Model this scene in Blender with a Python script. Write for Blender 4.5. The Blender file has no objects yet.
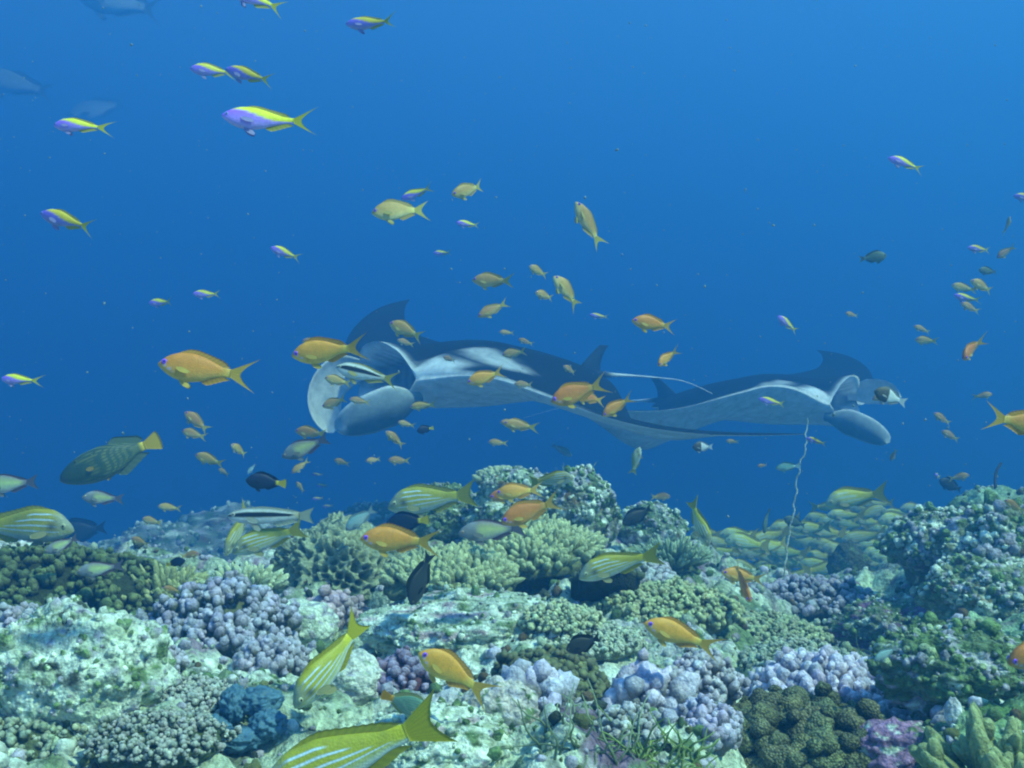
import bpy, bmesh, math, random
import numpy as np
from mathutils import Vector, Matrix

S = bpy.context.scene
COL = S.collection
R = math.radians
rng = np.random.default_rng(7)
F = 983.0                                   # focal length in pixels of the 1024 wide frame

# ------------------------------------------------------------------ camera, sky, sun, exposure
cam = bpy.data.cameras.new('camera')
cam.sensor_width = 36.0
cam.lens = 36.0 * F / 1024.0
cam.clip_start = 0.02
cam.clip_end = 600
cam_o = bpy.data.objects.new('camera', cam)
cam_o.rotation_euler = (R(90), 0, 0)
COL.objects.link(cam_o)
S.camera = cam_o

SUN_EL, SUN_AZ = R(54), R(118)               # azimuth measured from +Y (ahead) towards +X (right)
w = bpy.data.worlds.new('World')
S.world = w
w.use_nodes = True
_bg = w.node_tree.nodes['Background']
_sky = w.node_tree.nodes.new('ShaderNodeTexSky')
_sky.sky_type = 'NISHITA'
_sky.sun_disc = False
_sky.sun_elevation = SUN_EL
_sky.sun_rotation = SUN_AZ
w.node_tree.links.new(_sky.outputs[0], _bg.inputs[0])
_bg.inputs[1].default_value = 0.05

sun = bpy.data.lights.new('sun', 'SUN')
sun.energy = 5.0
sun.angle = R(2)
sun.color = (0.64, 1.0, 0.69)               # daylight after a few metres of sea water
sun_o = bpy.data.objects.new('sun', sun)
_d = Vector((math.sin(SUN_AZ) * math.cos(SUN_EL), math.cos(SUN_AZ) * math.cos(SUN_EL), math.sin(SUN_EL)))
sun_o.rotation_euler = _d.to_track_quat('Z', 'Y').to_euler()
COL.objects.link(sun_o)

S.view_settings.view_transform = 'Standard'
S.view_settings.look = 'None'
S.view_settings.gamma = 1
S.view_settings.use_curve_mapping = False
S.view_settings.exposure = 2.38
S.cycles.volume_bounces = 4
S.cycles.max_bounces = 8
S.cycles.diffuse_bounces = 3
S.cycles.use_denoising = True
S.cycles.filter_width = 2.1

# ------------------------------------------------------------------ small helpers
def at(px, py, d):
    """the point seen at a pixel of the photograph, d metres ahead"""
    return np.array([(px - 512) / F * d, d, -(py - 384) / F * d])

def tag(o, label=None, cat=None, group=None, kind=None):
    if label: o['label'] = label
    if cat: o['category'] = cat
    if group: o['group'] = group
    if kind: o['kind'] = kind
    return o

def new_mesh(name, V, quads=None, tris=None, colors=None, mat=None, smooth=True):
    V = np.asarray(V, np.float32)
    quads = np.zeros((0, 4), np.int32) if quads is None else np.asarray(quads, np.int32).reshape(-1, 4)
    tris = np.zeros((0, 3), np.int32) if tris is None else np.asarray(tris, np.int32).reshape(-1, 3)
    me = bpy.data.meshes.new(name)
    me.vertices.add(len(V))
    me.vertices.foreach_set('co', V.ravel())
    nl = len(quads) * 4 + len(tris) * 3
    me.loops.add(nl)
    me.loops.foreach_set('vertex_index', np.concatenate([quads.ravel(), tris.ravel()]).astype(np.int32))
    npol = len(quads) + len(tris)
    me.polygons.add(npol)
    starts = np.concatenate([np.arange(len(quads)) * 4, len(quads) * 4 + np.arange(len(tris)) * 3]).astype(np.int32)
    me.polygons.foreach_set('loop_start', starts)
    me.polygons.foreach_set('use_smooth', np.full(npol, smooth, bool))
    me.update(calc_edges=True)
    me.validate()
    if colors is not None:
        c = np.ones((len(V), 4), np.float32)
        c[:, :3] = colors
        a = me.color_attributes.new('Col', 'FLOAT_COLOR', 'POINT')
        a.data.foreach_set('color', c.ravel())
    if mat: me.materials.append(mat)
    return me

def obj(name, me, parent=None, loc=None):
    o = bpy.data.objects.new(name, me)
    COL.objects.link(o)
    if parent: o.parent = parent
    if loc is not None: o.location = loc
    return o

class Acc:
    """collects pieces of one mesh"""
    def __init__(s): s.V, s.Q, s.T, s.C, s.n = [], [], [], [], 0
    def add(s, V, C, Q=None, T=None):
        V = np.asarray(V, float)
        C = np.broadcast_to(np.asarray(C, float), V.shape)
        s.V.append(V); s.C.append(C)
        if Q is not None: s.Q.append(np.asarray(Q) + s.n)
        if T is not None: s.T.append(np.asarray(T) + s.n)
        s.n += len(V)
    def mesh(s, name, mat, smooth=True):
        return new_mesh(name, np.concatenate(s.V), np.concatenate(s.Q) if s.Q else None,
                        np.concatenate(s.T) if s.T else None, np.concatenate(s.C), mat, smooth)

def grid_quads(n, m, close_m=False):
    i, j = np.meshgrid(np.arange(n - 1), np.arange(m if close_m else m - 1), indexing='ij')
    j2 = (j + 1) % m
    return np.stack([i * m + j, (i + 1) * m + j, (i + 1) * m + j2, i * m + j2], -1).reshape(-1, 4)

def sstep(a, b, x):
    t = np.clip((x - a) / (b - a), 0, 1)
    return t * t * (3 - 2 * t)

def lerp(a, b, t):
    return np.asarray(a) + (np.asarray(b) - np.asarray(a)) * t

def hash3(i, j, k, s):
    h = (i.astype(np.int64) * 374761393 + j.astype(np.int64) * 668265263 + k.astype(np.int64) * 2147483647 + s * 974711) & 0xffffffff
    h = ((h ^ (h >> 13)) * 1274126177) & 0xffffffff
    h = ((h ^ (h >> 16)) * 2246822519) & 0xffffffff
    return h ^ (h >> 15)

def perlin(P, seed=0):
    P = np.asarray(P, float)
    I = np.floor(P).astype(np.int64)
    f = P - I
    u = f * f * f * (f * (f * 6 - 15) + 10)
    out = 0
    for dx in (0, 1):
        for dy in (0, 1):
            for dz in (0, 1):
                h = hash3(I[:, 0] + dx, I[:, 1] + dy, I[:, 2] + dz, seed)
                gx = ((h & 1023) / 511.5) - 1
                gy = (((h >> 10) & 1023) / 511.5) - 1
                gz = (((h >> 20) & 1023) / 511.5) - 1
                dot = gx * (f[:, 0] - dx) + gy * (f[:, 1] - dy) + gz * (f[:, 2] - dz)
                wgt = (u[:, 0] if dx else 1 - u[:, 0]) * (u[:, 1] if dy else 1 - u[:, 1]) * (u[:, 2] if dz else 1 - u[:, 2])
                out = out + dot * wgt
    return out

def fbm(P, octv=4, seed=0, gain=0.5):
    P = np.asarray(P, float)
    a, s, f = 1.0, 0, 1.0
    for o in range(octv):
        s = s + a * perlin(P * f + o * 17.3, seed + o)
        a *= gain; f *= 2.03
    return s

def worley(P, seed=0, two_d=False):
    P = np.asarray(P, float)
    I = np.floor(P).astype(np.int64)
    f1 = np.full(len(P), 9.0); f2 = np.full(len(P), 9.0); cid = np.zeros(len(P))
    for dx in (-1, 0, 1):
        for dy in (-1, 0, 1):
            for dz in ((0,) if two_d else (-1, 0, 1)):
                ii, jj, kk = I[:, 0] + dx, I[:, 1] + dy, (I[:, 2] * 0 if two_d else I[:, 2] + dz)
                h = hash3(ii, jj, kk, seed)
                qx = ii + (h & 1023) / 1023.; qy = jj + ((h >> 10) & 1023) / 1023.
                d = (P[:, 0] - qx) ** 2 + (P[:, 1] - qy) ** 2
                if not two_d: d = d + (P[:, 2] - (kk + ((h >> 20) & 1023) / 1023.)) ** 2
                d = np.sqrt(d)
                n = d < f1
                f2 = np.where(n, f1, np.minimum(f2, d))
                cid = np.where(n, (h >> 5) % 997 / 997., cid)
                f1 = np.where(n, d, f1)
    return f1, f2, cid

_ico = {}
def ico(k):
    if k not in _ico:
        bm = bmesh.new()
        bmesh.ops.create_icosphere(bm, subdivisions=k, radius=1)
        V = np.array([v.co[:] for v in bm.verts]); T = np.array([[v.index for v in f.verts] for f in bm.faces])
        bm.free()
        _ico[k] = (V, T)
    return _ico[k]

def frames(N):
    """two unit vectors across each direction in N"""
    N = N / np.linalg.norm(N, axis=1, keepdims=True)
    h = np.where(np.abs(N[:, 2:3]) < 0.9, np.array([[0., 0, 1]]), np.array([[1., 0, 0]]))
    A = np.cross(h, N); A /= np.linalg.norm(A, axis=1, keepdims=True)
    return A, np.cross(N, A), N

def curve(xs, ys, x):
    """smooth interpolation (Catmull-Rom with limited slopes)"""
    xs, ys, x = np.asarray(xs, float), np.asarray(ys, float), np.asarray(x, float)
    d = np.diff(ys) / np.diff(xs)
    m = np.empty_like(ys)
    m[0], m[-1] = d[0], d[-1]
    m[1:-1] = np.where(d[:-1] * d[1:] > 0, 2 * d[:-1] * d[1:] / (d[:-1] + d[1:] + 1e-12), 0)
    k = np.clip(np.searchsorted(xs, x) - 1, 0, len(xs) - 2)
    h = xs[k + 1] - xs[k]; t = np.clip((x - xs[k]) / h, 0, 1)
    return ((2 * t**3 - 3 * t**2 + 1) * ys[k] + (t**3 - 2 * t**2 + t) * h * m[k]
            + (-2 * t**3 + 3 * t**2) * ys[k + 1] + (t**3 - t**2) * h * m[k + 1])

# ------------------------------------------------------------------ materials
def material(name, rough=0.6, spec=0.4, speck=0.25, scale=60, bump=0.3, bump_scale=200, bump_dist=0.004, voronoi=False, trans=0.0, coat=0.0, cell=0.0):
    m = bpy.data.materials.new(name)
    m.use_nodes = True
    nt = m.node_tree; N = nt.nodes; L = nt.links
    p = N['Principled BSDF']; out = N['Material Output']
    at_ = N.new('ShaderNodeAttribute'); at_.attribute_name = 'Col'
    tc = N.new('ShaderNodeTexCoord')
    nz = N.new('ShaderNodeTexNoise'); nz.inputs['Scale'].default_value = scale; nz.inputs['Detail'].default_value = 6
    nz.inputs['Roughness'].default_value = 0.7
    L.new(tc.outputs['Object'], nz.inputs['Vector'])
    mr = N.new('ShaderNodeMapRange')
    mr.inputs['From Min'].default_value = 0.3; mr.inputs['From Max'].default_value = 0.7
    mr.inputs['To Min'].default_value = 1 - speck; mr.inputs['To Max'].default_value = 1 + speck
    L.new(nz.outputs['Fac'], mr.inputs['Value'])
    mx = N.new('ShaderNodeMix'); mx.data_type = 'RGBA'; mx.blend_type = 'MULTIPLY'; mx.inputs['Factor'].default_value = 1
    L.new(at_.outputs['Color'], mx.inputs['A']); L.new(mr.outputs['Result'], mx.inputs['B'])
    L.new(mx.outputs['Result'], p.inputs['Base Color'])
    p.inputs['Roughness'].default_value = rough
    p.inputs['Specular IOR Level'].default_value = spec
    p.inputs['Coat Weight'].default_value = coat
    if bump > 0:
        if voronoi:
            b = N.new('ShaderNodeTexVoronoi'); b.inputs['Scale'].default_value = bump_scale; h = b.outputs['Distance']
        else:
            b = N.new('ShaderNodeTexNoise'); b.inputs['Scale'].default_value = bump_scale; b.inputs['Detail'].default_value = 5; h = b.outputs['Fac']
        L.new(tc.outputs['Object'], b.inputs['Vector'])
        if cell:
            m2 = N.new('ShaderNodeMapRange'); m2.inputs['From Max'].default_value = .75
            m2.inputs['To Min'].default_value = 1 + cell; m2.inputs['To Max'].default_value = 1 - cell
            L.new(h, m2.inputs['Value'])
            x2 = N.new('ShaderNodeMix'); x2.data_type = 'RGBA'; x2.blend_type = 'MULTIPLY'; x2.inputs['Factor'].default_value = 1
            L.new(mx.outputs['Result'], x2.inputs['A']); L.new(m2.outputs['Result'], x2.inputs['B']); L.new(x2.outputs['Result'], p.inputs['Base Color'])
            if cell < .1:                                    # no two fish quite alike
                oi = N.new('ShaderNodeObjectInfo'); hs = N.new('ShaderNodeHueSaturation')
                r1 = N.new('ShaderNodeMapRange'); r1.inputs['To Min'].default_value = .485; r1.inputs['To Max'].default_value = .515
                r2 = N.new('ShaderNodeMapRange'); r2.inputs['To Min'].default_value = .85; r2.inputs['To Max'].default_value = 1.2
                L.new(oi.outputs['Random'], r1.inputs['Value']); L.new(r1.outputs['Result'], hs.inputs['Hue'])
                L.new(oi.outputs['Random'], r2.inputs['Value']); L.new(r2.outputs['Result'], hs.inputs['Value'])
                L.new(x2.outputs['Result'], hs.inputs['Color']); L.new(hs.outputs['Color'], p.inputs['Base Color'])
        bp = N.new('ShaderNodeBump'); bp.inputs['Strength'].default_value = bump; bp.inputs['Distance'].default_value = bump_dist
        L.new(h, bp.inputs['Height']); L.new(bp.outputs['Normal'], p.inputs['Normal'])
    if trans > 0:
        t = N.new('ShaderNodeBsdfTranslucent'); L.new(mx.outputs['Result'], t.inputs['Color'])
        ms = N.new('ShaderNodeMixShader'); ms.inputs[0].default_value = trans
        L.new(p.outputs[0], ms.inputs[1]); L.new(t.outputs[0], ms.inputs[2]); L.new(ms.outputs[0], out.inputs['Surface'])
    return m

M_reef = material('reef_rock', 0.85, 0.15, 0.75, 75, 1.0, 130, 0.011)
M_coral = material('coral_skin', 0.85, 0.15, 0.5, 110, 0.9, 220, 0.005)
M_polyp = material('coral_polyps', 0.85, 0.15, 0.40, 70, 1.0, 260, 0.004, voronoi=True, cell=.55)
M_soft = material('soft_flesh', 0.6, 0.35, 0.25, 70, 0.5, 150, 0.003)
M_fish = material('fish_skin', 0.48, 0.35, 0.16, 16, 0.15, 70, 0.008, voronoi=True, cell=.06)
M_fin = material('fish_fin', 0.5, 0.3, 0.15, 120, 0.0, trans=0.45)
M_eye = material('fish_eye', 0.1, 0.6, 0.0, 10, 0.0)
M_ray = material('manta_skin', 0.85, 0.08, 0.32, 14, 0.25, 60, 0.004)
M_plankton = material('plankton', 0.6, 0.3, 0.1, 10, 0.0)

# ------------------------------------------------------------------ the water, as one volume round everything
def build_haze():
    x, y0, y1, z0, z1 = 75, -12, 95, -9.5, 11.0
    V = [(-x, y0, z0), (x, y0, z0), (x, y1, z0), (-x, y1, z0), (-x, y0, z1), (x, y0, z1), (x, y1, z1), (-x, y1, z1)]
    Q = [(0, 3, 2, 1), (4, 5, 6, 7), (0, 1, 5, 4), (1, 2, 6, 5), (2, 3, 7, 6), (3, 0, 4, 7)]
    m = bpy.data.materials.new('sea_water_haze')
    m.use_nodes = True
    n = m.node_tree.nodes; n.clear()
    o = n.new('ShaderNodeOutputMaterial'); v = n.new('ShaderNodeVolumePrincipled')
    m.node_tree.links.new(v.outputs[0], o.inputs['Volume'])
    v.inputs['Density Attribute'].default_value = ''
    v.inputs['Temperature Attribute'].default_value = ''
    v.inputs['Color'].default_value = (0.054, 0.272, 0.600, 1)
    v.inputs['Absorption Color'].default_value = (0, 0, 0, 1)
    v.inputs['Density'].default_value = 0.13
    v.inputs['Anisotropy'].default_value = 0.36
    m.cycles.homogeneous_volume = True
    tag(obj('haze', new_mesh('haze', V, Q, mat=m, smooth=False)), kind='stuff')
build_haze()

# ------------------------------------------------------------------ the seabed
CREST = ([-3, 0, 130, 230, 300, 560, 640, 720, 880, 1024, 1400], [3.0, 3.0, 2.9, 2.8, 3.3, 3.6, 3.5, 3.1, 3.1, 3.8, 4.2])
BASEZ = ([-3, 0, 300, 560, 700, 800, 880, 960, 1400], [-.53, -.53, -.53, -.50, -.55, -.66, -.64, -.50, -.42])
BUMPS = [(205, 537, 9.5, 1.5, .8), (20, 520, 8.5, 1.4, .7), (560, 520, 3.9, .42, .3), (440, 545, 3.6, .35, .3),
         (345, 580, 2.75, .3, .25), (80, 625, 1.95, .26, .3), (985, 505, 3.9, .38, .4), (1080, 500, 3.4, .5, .5), (760, 600, 6.4, .8, .6),
         (30, 575, 2.5, .35, .25), (690, 565, 3.15, .25, .25), (950, 600, 2.5, .3, .25), (500, 655, 1.9, .2, .2),
         (830, 690, 1.75, .22, .15)]

def height(x, y, fine=True):
    x = np.asarray(x, float); y = np.asarray(y, float)
    yy = np.maximum(y, 0.6)
    pxl = np.clip(512 + F * x / yy, -300, 1400)
    wob = np.clip(pxl, 0, 1100)
    P = np.stack([x, y, np.zeros_like(x)], -1)
    yc = np.interp(wob, *CREST) + 0.25 * perlin(P * 1.3, 5)
    z = np.interp(wob, *BASEZ)
    near = sstep(0.9, 2.2, y)
    z = z + (1 - near) * 0.03
    fall = sstep(0, 4.0, y - yc)
    z = z - fall * 3.2 - np.clip(y - 6, 0, 60) * 0.06
    for (px, py, d, rx, ry) in BUMPS:
        c = at(px, py, d)
        g = np.exp(-(((x - c[0]) / rx) ** 2 + ((y - c[1]) / ry) ** 2))
        zb = float(np.interp(np.clip(px, 0, 1100), *BASEZ)) - float(sstep(0, 4.0, d - np.interp(np.clip(px, 0, 1100), *CREST))) * 3.0
        z = z + g * (c[2] - zb)
    amp = 1 + np.clip(y - 3, 0, 12) * .25
    z = z + 0.085 * amp * fbm(P * 1.7, 3, 11)
    if fine:
        z = z + 0.05 * fbm(P * 6.5, 3, 21) + 0.022 * fbm(P * 22, 3, 31) + .006 * perlin(P * 75, 37)
        f1, f2, cid = worley(P * 9 + 0.35 * np.stack([perlin(P * 8, 3), perlin(P * 8, 4), 0 * x], -1), 3, True)
        g1, g2, gi = worley(P * 4.2 + 0.5 * np.stack([perlin(P * 5, 6), perlin(P * 5, 7), 0 * x], -1), 8, True)
        z = z - .09 * (1 - sstep(0, .16, g2 - g1)) * sstep(-.1, .3, perlin(P * 1.9, 9))
        z = z + 0.05 * (np.sqrt(np.maximum(0, 1 - f1 * f1 * 1.2)) - .5) * (0.15 + .85 * cid)
    return z

def ground(px, py, dmax=9.0):
    """where the ray through a pixel meets the seabed"""
    d = np.arange(0.8, dmax, 0.01)
    x = (px - 512) / F * d; z = -(py - 384) / F * d
    h = height(x, d)
    k = np.argmax(h >= z) if (h >= z).any() else len(d) - 1
    return np.array([x[k], d[k], h[k]])

def zat(x, y): return float(height(np.array([x]), np.array([y]))[0])

PALE, SAND, LILAC, PINK = (.74, .80, .66), (.47, .54, .38), (.46, .43, .50), (.50, .38, .40)
TURF, OLIVE, BROWN, DARK, PURPLE = (.13, .20, .075), (.17, .18, .06), (.16, .11, .055), (.05, .06, .04), (.20, .10, .20)

def build_seabed():
    def spaced(lo, hi, start, d0, g):
        o = [0.0]; s = d0
        while o[-1] < hi - start:
            o.append(o[-1] + s)
            if o[-1] > 1.6: s *= g
        p = np.array(o) + start
        return p
    xr = spaced(0, 72, 0, 0.0055, 1.014)
    xs = np.concatenate([-xr[:0:-1], xr])
    yf = [0.45]; s = 0.006
    while yf[-1] < 90:
        yf.append(yf[-1] + s); s *= 1.0042 if yf[-1] < 6 else 1.04
    ys = np.concatenate([np.array([-10, -6, -3, -1.5, -.5, 0, .25]), np.array(yf)])
    X, Y = np.meshgrid(xs, ys, indexing='ij')
    x, y = X.ravel(), Y.ravel()
    z = height(x, y)
    P = np.stack([x, y, z], -1)
    a = fbm(P * 3.1, 4, 41); b = fbm(P * 5.3 + 9, 4, 51); c = fbm(P * 14, 3, 61); e = fbm(P * 40, 2, 71)
    col = lerp(SAND, PALE, sstep(-.15, .3, a + .5 * c)[:, None])
    col = lerp(col, TURF, (sstep(.0, .28, b + .35 * c) * .9)[:, None])
    col = lerp(col, LILAC, (sstep(.12, .34, fbm(P * 4.3 + 30, 4, 81) + .4 * e) * .75)[:, None])
    col = lerp(col, PURPLE, (sstep(.26, .42, fbm(P * 6 + 60, 3, 91) + .3 * e) * .8)[:, None])
    col = lerp(col, DARK, (sstep(.18, .5, fbm(P * 11 + 90, 3, 95) + .3 * e) * .8)[:, None])
    col = col * (1 + .35 * e[:, None])
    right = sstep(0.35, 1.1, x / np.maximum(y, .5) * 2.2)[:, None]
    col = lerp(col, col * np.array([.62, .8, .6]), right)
    col = np.clip(col, .02, .8)
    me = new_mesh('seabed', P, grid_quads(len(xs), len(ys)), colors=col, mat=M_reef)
    tag(obj('seabed', me), kind='structure')
build_seabed()

# ------------------------------------------------------------------ corals and rocks
def blobs(acc, C, N, r, ln, base, tip, k=2, rough=.18, seed=0, t0=-.2, t1=.8):
    """many rounded knobs: centres C, axes N, radii r, lengths ln"""
    V, T = ico(k)
    C, N = np.asarray(C, float), np.asarray(N, float)
    n = len(C)
    r = np.broadcast_to(r, (n,)); ln = np.broadcast_to(ln, (n,))
    A, B, N = frames(N)
    D = np.ones((n, len(V)))
    if rough:
        Q = (V[None] * 1.3 + (np.arange(n)[:, None, None] * 7.31 + seed)).reshape(-1, 3)
        D = 1 + rough * 1.6 * fbm(Q, 2, seed).reshape(n, len(V))
    W = C[:, None] + D[..., None] * (V[None, :, 0:1] * A[:, None] * r[:, None, None] + V[None, :, 1:2] * B[:, None] * r[:, None, None]
                                     + V[None, :, 2:3] * N[:, None] * ln[:, None, None])
    base = np.broadcast_to(np.asarray(base, float), (n, 3)); tip = np.broadcast_to(np.asarray(tip, float), (n, 3))
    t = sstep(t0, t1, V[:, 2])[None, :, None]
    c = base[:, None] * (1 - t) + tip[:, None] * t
    tris = (T[None] + (np.arange(n) * len(V))[:, None, None]).reshape(-1, 3)
    acc.add(W.reshape(-1, 3), c.reshape(-1, 3), T=tris)

def dome_points(n, seed, zmin=0.0):
    i = np.arange(n) + .5
    z = 1 - i / n * (1 - zmin)
    a = i * 2.399963 + seed
    s = np.sqrt(np.maximum(0, 1 - z * z))
    return np.stack([s * np.cos(a), s * np.sin(a), z], -1)

def lump(acc, c, rad, k, seed, col, amp=.25, f=2.0, wamp=0.0, wf=4.0, col2=None, cf=3.0, flat=None):
    """a displaced ellipsoid"""
    V, T = ico(k)
    d = 1 + amp * fbm(V * f + seed * 3.7, 6 if k > 5 else 5, seed, .55)
    if wamp:
        f1, f2, ci = worley(V * wf + seed, seed)
        d = d + wamp * (np.sqrt(np.maximum(0, 1 - f1 * f1)) - .5)
    W = V * d[:, None] * np.asarray(rad)
    col = np.asarray(col, float) * np.ones((len(V), 1))
    if col2 is not None:
        for q, (cc, lo, hi) in enumerate(col2):
            col = lerp(col, cc, sstep(lo, hi, fbm(V * cf + 11.1 * q + seed, 4, seed + 50 + q))[:, None])
    acc.add(W + np.asarray(c), np.clip(col, .015, .8), T=T)
    return W + np.asarray(c)

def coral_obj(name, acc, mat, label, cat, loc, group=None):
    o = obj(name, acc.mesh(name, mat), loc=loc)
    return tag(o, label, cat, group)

def px_size(px, d): return px / F * d

def knob_coral(label, px, py, wpx, hpx, n, kr, elong, base, tip, seed, group=None, mat=None, cat='coral', up=.35, zmin=.02, name='knobby_coral', k=2, var=.35, place=None, sat=2):
    P = ground(px, py) if place is None else np.asarray(place)
    d = P[1]
    rx, rz = px_size(wpx, d) / 2, px_size(hpx, d)
    g = np.random.default_rng(seed)
    if kr < .0125: n, kr = int(n * 2.0), kr * .70
    D = dome_points(n, seed, zmin) + g.normal(0, .05, (n, 3))
    wob = 1 + .22 * fbm(D * 1.6 + seed, 2, seed)
    C = D * np.array([rx, rx * .85, rz]) * wob[:, None]
    N = D / np.array([rx, rx * .85, rz]); N /= np.linalg.norm(N, axis=1, keepdims=True)
    N = N * (1 - up) + np.array([0, 0, up]) + g.normal(0, .12, (n, 3))
    r = kr * d * (1 + g.uniform(-var, var, n))
    acc = Acc()
    lump(acc, (0, 0, 0), np.array([rx, rx * .85, rz]) * .93, 4, seed, np.asarray(base) * .8, .15, 1.6)
    tips = np.asarray(tip) * (1 + g.uniform(-.22, .22, (n, 1))) * (1 + g.uniform(-.06, .06, (n, 3)))
    blobs(acc, C, N, r * .92, r * elong, np.asarray(base) * .6, tips, k + (kr > .0125 and mat is None), .3 if kr < .0125 or mat else .55, seed, .0, .95)  # bases darkened beyond their own colour, painting in shade between the knobs
    for q in range(sat):
        off = g.normal(0, 1, (n, 3)); off -= N * (off * N).sum(1, keepdims=True) * .4
        off /= np.linalg.norm(off, axis=1, keepdims=True)
        r2 = r * g.uniform(.45, .75, n)
        blobs(acc, C + off * (r * .75)[:, None] + N * (r * elong * g.uniform(-.2, .75, n))[:, None], N + off * .6, r2, r2 * (.5 + .5 * elong), np.asarray(base) * .6, tips * (1 + g.uniform(-.15, .15, (n, 1))), max(1, k - 1), .3, seed + q + 1)  # satellite knobs carry the same painted-in shade at their bases
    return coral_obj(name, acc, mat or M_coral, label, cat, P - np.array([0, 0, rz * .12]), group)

def plate_coral(label, px, py, wpx, n, seed, base, tip, lift=.05, thick=.014, br=.008, bl=.022, tilt=(0, 0), dome=.25, group=None, name='plate_coral', asp=.8, place=None, rim=.12):
    P = ground(px, py) if place is None else np.asarray(place)
    d = P[1]; rx = px_size(wpx, d) / 2
    g = np.random.default_rng(seed)
    acc = Acc()
    V, T = ico(5)
    a = np.arctan2(V[:, 1], V[:, 0])
    rr = 1 + rim * 1.6 * fbm(np.stack([np.cos(a) * 1.6, np.sin(a) * 1.6, 0 * a + seed], -1), 3, seed)
    rad = np.hypot(V[:, 0], V[:, 1])
    def top(u, v):
        q = np.stack([u * 2.2 + seed, v * 2.2, u * 0], -1)
        return dome * rx * (1 - (u * u + v * v)) + .1 * rx * fbm(q, 2, seed + 3) + rx * (tilt[0] * u + tilt[1] * v)
    u, v = V[:, 0] * rr, V[:, 1] * rr * asp
    z = top(u, v) + np.where(V[:, 2] > 0, thick * .5, -thick * 1.8) * np.sqrt(np.abs(V[:, 2]))
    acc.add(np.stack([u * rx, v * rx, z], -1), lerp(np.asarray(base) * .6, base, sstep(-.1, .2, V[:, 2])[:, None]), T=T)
    q = np.sqrt(g.uniform(0, 1, n)); th = g.uniform(0, 2 * np.pi, n)
    rj = 1 + rim * 1.6 * fbm(np.stack([np.cos(th) * 1.6, np.sin(th) * 1.6, 0 * th + seed], -1), 3, seed)
    u, v = q * np.cos(th) * rj, q * np.sin(th) * rj * asp
    C = np.stack([u * rx, v * rx, top(u, v) + bl * .5], -1)
    N = np.stack([u * .9 * q, v * .9 * q - .1, 1.0 - .45 * q], -1) + g.normal(0, .2, (n, 3))
    r = br * (1 + g.uniform(-.3, .3, n))
    blobs(acc, C, N, r, bl * (1 + g.uniform(-.3, .4, n)), base, np.asarray(tip) * (1 + g.uniform(-.2, .2, (n, 1))), 1 if n > 500 else 2, .15, seed)
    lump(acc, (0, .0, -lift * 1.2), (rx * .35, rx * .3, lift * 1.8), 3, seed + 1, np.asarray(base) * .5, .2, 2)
    return coral_obj(name, acc, M_coral, label, 'coral', P + np.array([0, 0, lift]), group)

def honeycomb_coral(label, px, py, wpx, hpx, seed, pit, wall, cells=5.0, amp=.16, group=None, name='honeycomb_coral', asp=.8, place=None, sharp=.22):
    P = ground(px, py) if place is None else np.asarray(place)
    d = P[1]; rx, rz = px_size(wpx, d) / 2, px_size(hpx, d)
    V, T = ico(6)
    f1, f2, cid = worley(V * cells + .25 * np.stack([perlin(V * 5, 1), perlin(V * 5, 2), perlin(V * 5, 3)], -1) + seed, seed)
    ridge = 1 - sstep(0, sharp * 2, f2 - f1)
    dsp = 1 + .3 * fbm(V * 1.5 + seed, 3, seed) + amp * (ridge - .3) * (.6 + .8 * cid)
    W = V * dsp[:, None] * np.array([rx, rx * asp, rz])
    acc = Acc()
    acc.add(W, lerp(pit, wall, ridge[:, None]), T=T)
    return coral_obj(name, acc, M_coral, label, 'coral', P, group)

def finger_coral(label, px, py, wpx, n, seed, base, tip, ln, r, spread=.8, group=None, name='finger_coral', place=None, k=2, forks=0, mat=None):
    P = ground(px, py) if place is None else np.asarray(place)
    d = P[1]; rx = px_size(wpx, d) / 2
    g = np.random.default_rng(seed)
    acc = Acc()
    q = np.sqrt(g.uniform(0, 1, n)); th = g.uniform(0, 2 * np.pi, n)
    B = np.stack([q * np.cos(th) * rx * .6, q * np.sin(th) * rx * .6, 0 * q], -1)
    N = np.stack([q * np.cos(th) * spread, q * np.sin(th) * spread, 1 - .35 * q], -1) + g.normal(0, .12, (n, 3))
    N /= np.linalg.norm(N, axis=1, keepdims=True)
    L = ln * (1 + g.uniform(-.3, .3, n)) * (1 - .25 * q)
    rr = r * (1 + g.uniform(-.25, .25, n))
    blobs(acc, B + N * L[:, None] * .5, N, rr, L * .62, base, tip, k, .14, seed, -.2, 1.0)
    for f in range(forks):
        t = g.uniform(.35, .95, n)
        N2 = N + g.normal(0, .55, (n, 3)); N2 /= np.linalg.norm(N2, axis=1, keepdims=True)
        l2 = L * g.uniform(.25, .45, n)
        blobs(acc, B + N * (L * t)[:, None] + N2 * l2[:, None] * .5, N2, rr * .75, l2 * .8, base, tip, k, .14, seed + f + 1, -.2, 1.0)
    lump(acc, (0, 0, -.01), (rx * .7, rx * .6, ln * .3), 3, seed, np.asarray(base) * .7, .2, 2)
    return coral_obj(name, acc, mat or M_coral, label, 'coral', P - np.array([0, 0, .005]), group)

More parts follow.
